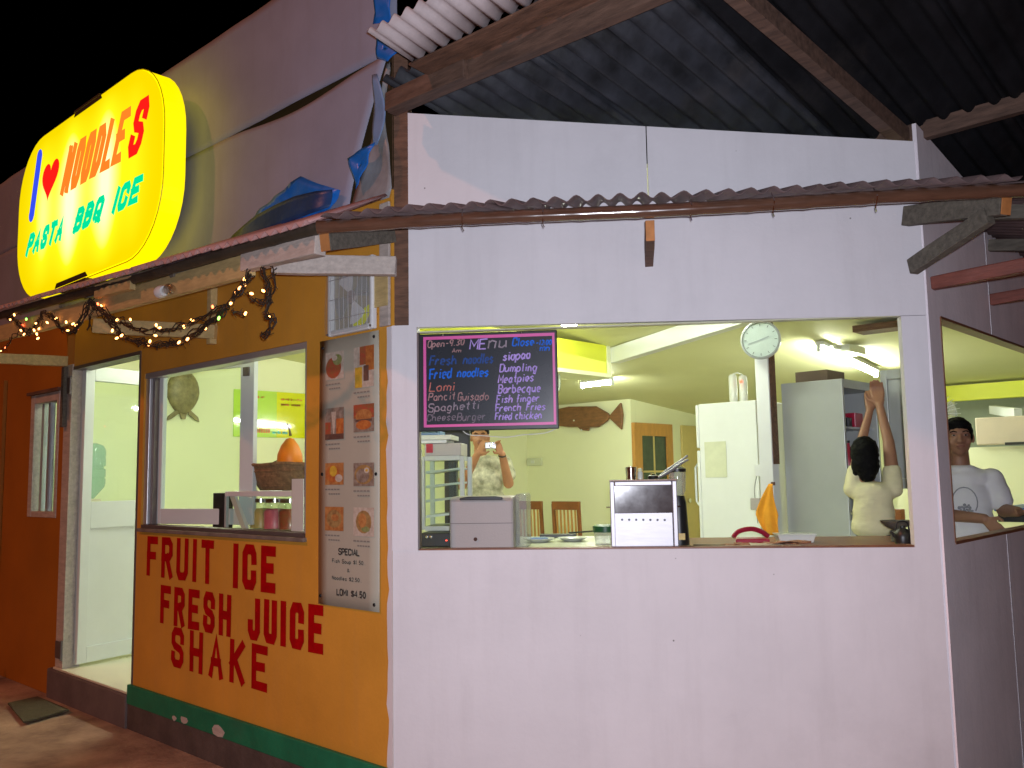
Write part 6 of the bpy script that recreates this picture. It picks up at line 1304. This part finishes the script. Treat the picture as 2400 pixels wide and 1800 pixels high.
blob('trousers', [('e', V(0, 0, 0.84), (0.162, 0.12, 0.12)), limb((-0.085, 0, 0.82), 0.098, (-0.09, 0, 0.46), 0.072), limb((-0.09, 0, 0.46), 0.07, (-0.09, 0.02, 0.09), 0.058), limb((0.085, 0, 0.82), 0.098, (0.09, 0, 0.46), 0.072), limb((0.09, 0, 0.46), 0.07, (0.09, 0.02, 0.09), 0.058)], 'trousers', mn, 0.01)
h_ = V(*hd)
blob('hair', [('e', h_+V(0, 0.014, 0.036), (0.081, 0.092, 0.083)), ('e', h_+V(0, -0.052, 0.072), (0.058, 0.034, 0.032)), ('e', h_+V(-0.068, 0.012, 0.012), (0.013, 0.045, 0.05)), ('e', h_+V(0.068, 0.012, 0.012), (0.013, 0.045, 0.05))], 'hair_black', mn, 0.006, 3, wrinkle(0.004, 60, 3))
m = MB()
m.tube([V(-0.005+0.066*math.cos(a*math.pi/10), -0.122, 1.14+0.085*math.sin(a*math.pi/10)) for a in range(-2, 10)], 0.0035, 5)
for k in range(26):
    a = k*2.4; q = 0.008*math.sqrt(k); m.ball(V(-0.005+q*math.cos(a), -0.121, 1.085+q*1.1*math.sin(a)), (0.007+0.004*((k*7) % 3)/2, 0.004, 0.006+0.004*((k*5) % 3)/2), 8, 5)
m.build('shirt_print', 'print_grey', mn)
# man taking a photograph, inside
ph = local_thing('person', 'person in a floral shirt holding up a compact camera behind the cash register', 'person', (-2.42, 3.05, FL), VIEW)
hd = (-0.035, -0.02, 1.690)
body = head_items(hd, -1, 1.05)+[limb((0, 0, 1.12), 0.09, (0, 0, 1.36), 0.09), ('e', V(0, 0, 1.45), (0.165, 0.065, 0.05)), ('e', V(0, 0, 0.98), (0.13, 0.09, 0.12)), limb((-0.09, 0, 0.93), 0.09, (-0.095, 0, 0.5), 0.064), limb((-0.095, 0, 0.5), 0.06, (-0.095, 0.02, 0.085), 0.04), limb((0.09, 0, 0.93), 0.09, (0.095, 0, 0.5), 0.064), limb((0.095, 0, 0.5), 0.06, (0.095, 0.02, 0.085), 0.04),
        limb((-0.095, 0.03, 0.04), 0.036, (-0.1, -0.17, 0.03), 0.03), limb((0.095, 0.03, 0.04), 0.036, (0.1, -0.17, 0.03), 0.03),
        limb((-0.185, 0, 1.47), 0.055, (-0.195, -0.14, 1.265), 0.046), limb((-0.195, -0.14, 1.265), 0.047, (-0.045, -0.30, 1.535), 0.031), limb((0.185, 0, 1.47), 0.055, (0.215, -0.12, 1.275), 0.046), limb((0.215, -0.12, 1.275), 0.047, (0.165, -0.30, 1.525), 0.031)]
body += hand((-0.045, -0.30, 1.535), (0.02, -0.34, 1.62), (0.5, -0.2, -0.6), 0.7)+hand((0.165, -0.30, 1.525), (0.115, -0.34, 1.62), (-0.5, -0.2, -0.6), 0.7)
blob('body', body, 'skin_ruddy', ph, 0.0065); face(ph, (hd[0], hd[1]-0.004, hd[2]), -1)
sh = [('e', V(0, 0, 1.45), (0.198, 0.112, 0.08)), ('e', V(0, 0, 1.3), (0.185, 0.135, 0.18)), ('e', V(0, -.005, 1.12), (0.180, 0.14, 0.19)), ('e', V(0, 0, 0.98), (0.185, 0.14, 0.14)), limb((-0.18, 0, 1.45), 0.075, (-0.20, -0.085, 1.345), 0.072), limb((0.18, 0, 1.45), 0.075, (0.212, -0.075, 1.35), 0.072)]
blob('floral_shirt', sh, 'shirt_floral', ph, 0.009, 12, wrinkle(0.006, 18, 12))
blob('trousers', [('e', V(0, 0, 0.91), (0.172, 0.13, 0.13)), limb((-0.09, 0, 0.9), 0.105, (-0.095, 0, 0.5), 0.078), limb((-0.095, 0, 0.5), 0.075, (-0.095, 0.02, 0.1), 0.062), limb((0.09, 0, 0.9), 0.105, (0.095, 0, 0.5), 0.078), limb((0.095, 0, 0.5), 0.075, (0.095, 0.02, 0.1), 0.062)], 'trousers', ph, 0.01)
h_ = V(*hd)
blob('hair', [('e', h_+V(0, 0.02, 0.045), (0.086, 0.096, 0.084)), ('e', h_+V(0, -0.045, 0.092), (0.064, 0.045, 0.026))], 'hair_black', ph, 0.007, 3, wrinkle(0.004, 60, 3))
MB().tube([V(0.165, -0.30, 1.525)+V(0.028*math.cos(a), 0.028*math.sin(a)*0.7, 0.012*math.sin(a)-.012) for a in [k*math.pi/8 for k in range(17)]], 0.008, 6, False).build('wristwatch', 'mat_watch', ph)
cm = local_thing('compact_camera', 'small silver compact camera held by the person in the floral shirt', 'camera', tuple(Vector((-2.42, 3.05, FL))+Matrix.Rotation(VIEW, 3, 'Z') @ Vector((0.068, -0.375, 1.60))), VIEW)
MB().box(-0.048, 0.048, -0.012, 0.012, -0.028, 0.028).build('camera_body', 'silver_camera', cm, bevel=0.005); MB().lathe([(0.02, 0), (0.019, -0.018), (0.012, -0.02), (0, -0.016)], (0.008, -0.0125, -0.002), 16, 'y').build('lens', 'chrome', cm, smooth=True); MB().box(-0.036, -0.018, -0.0145, -0.0125, 0.012, 0.022).build('flash_window', 'porcelain', cm)
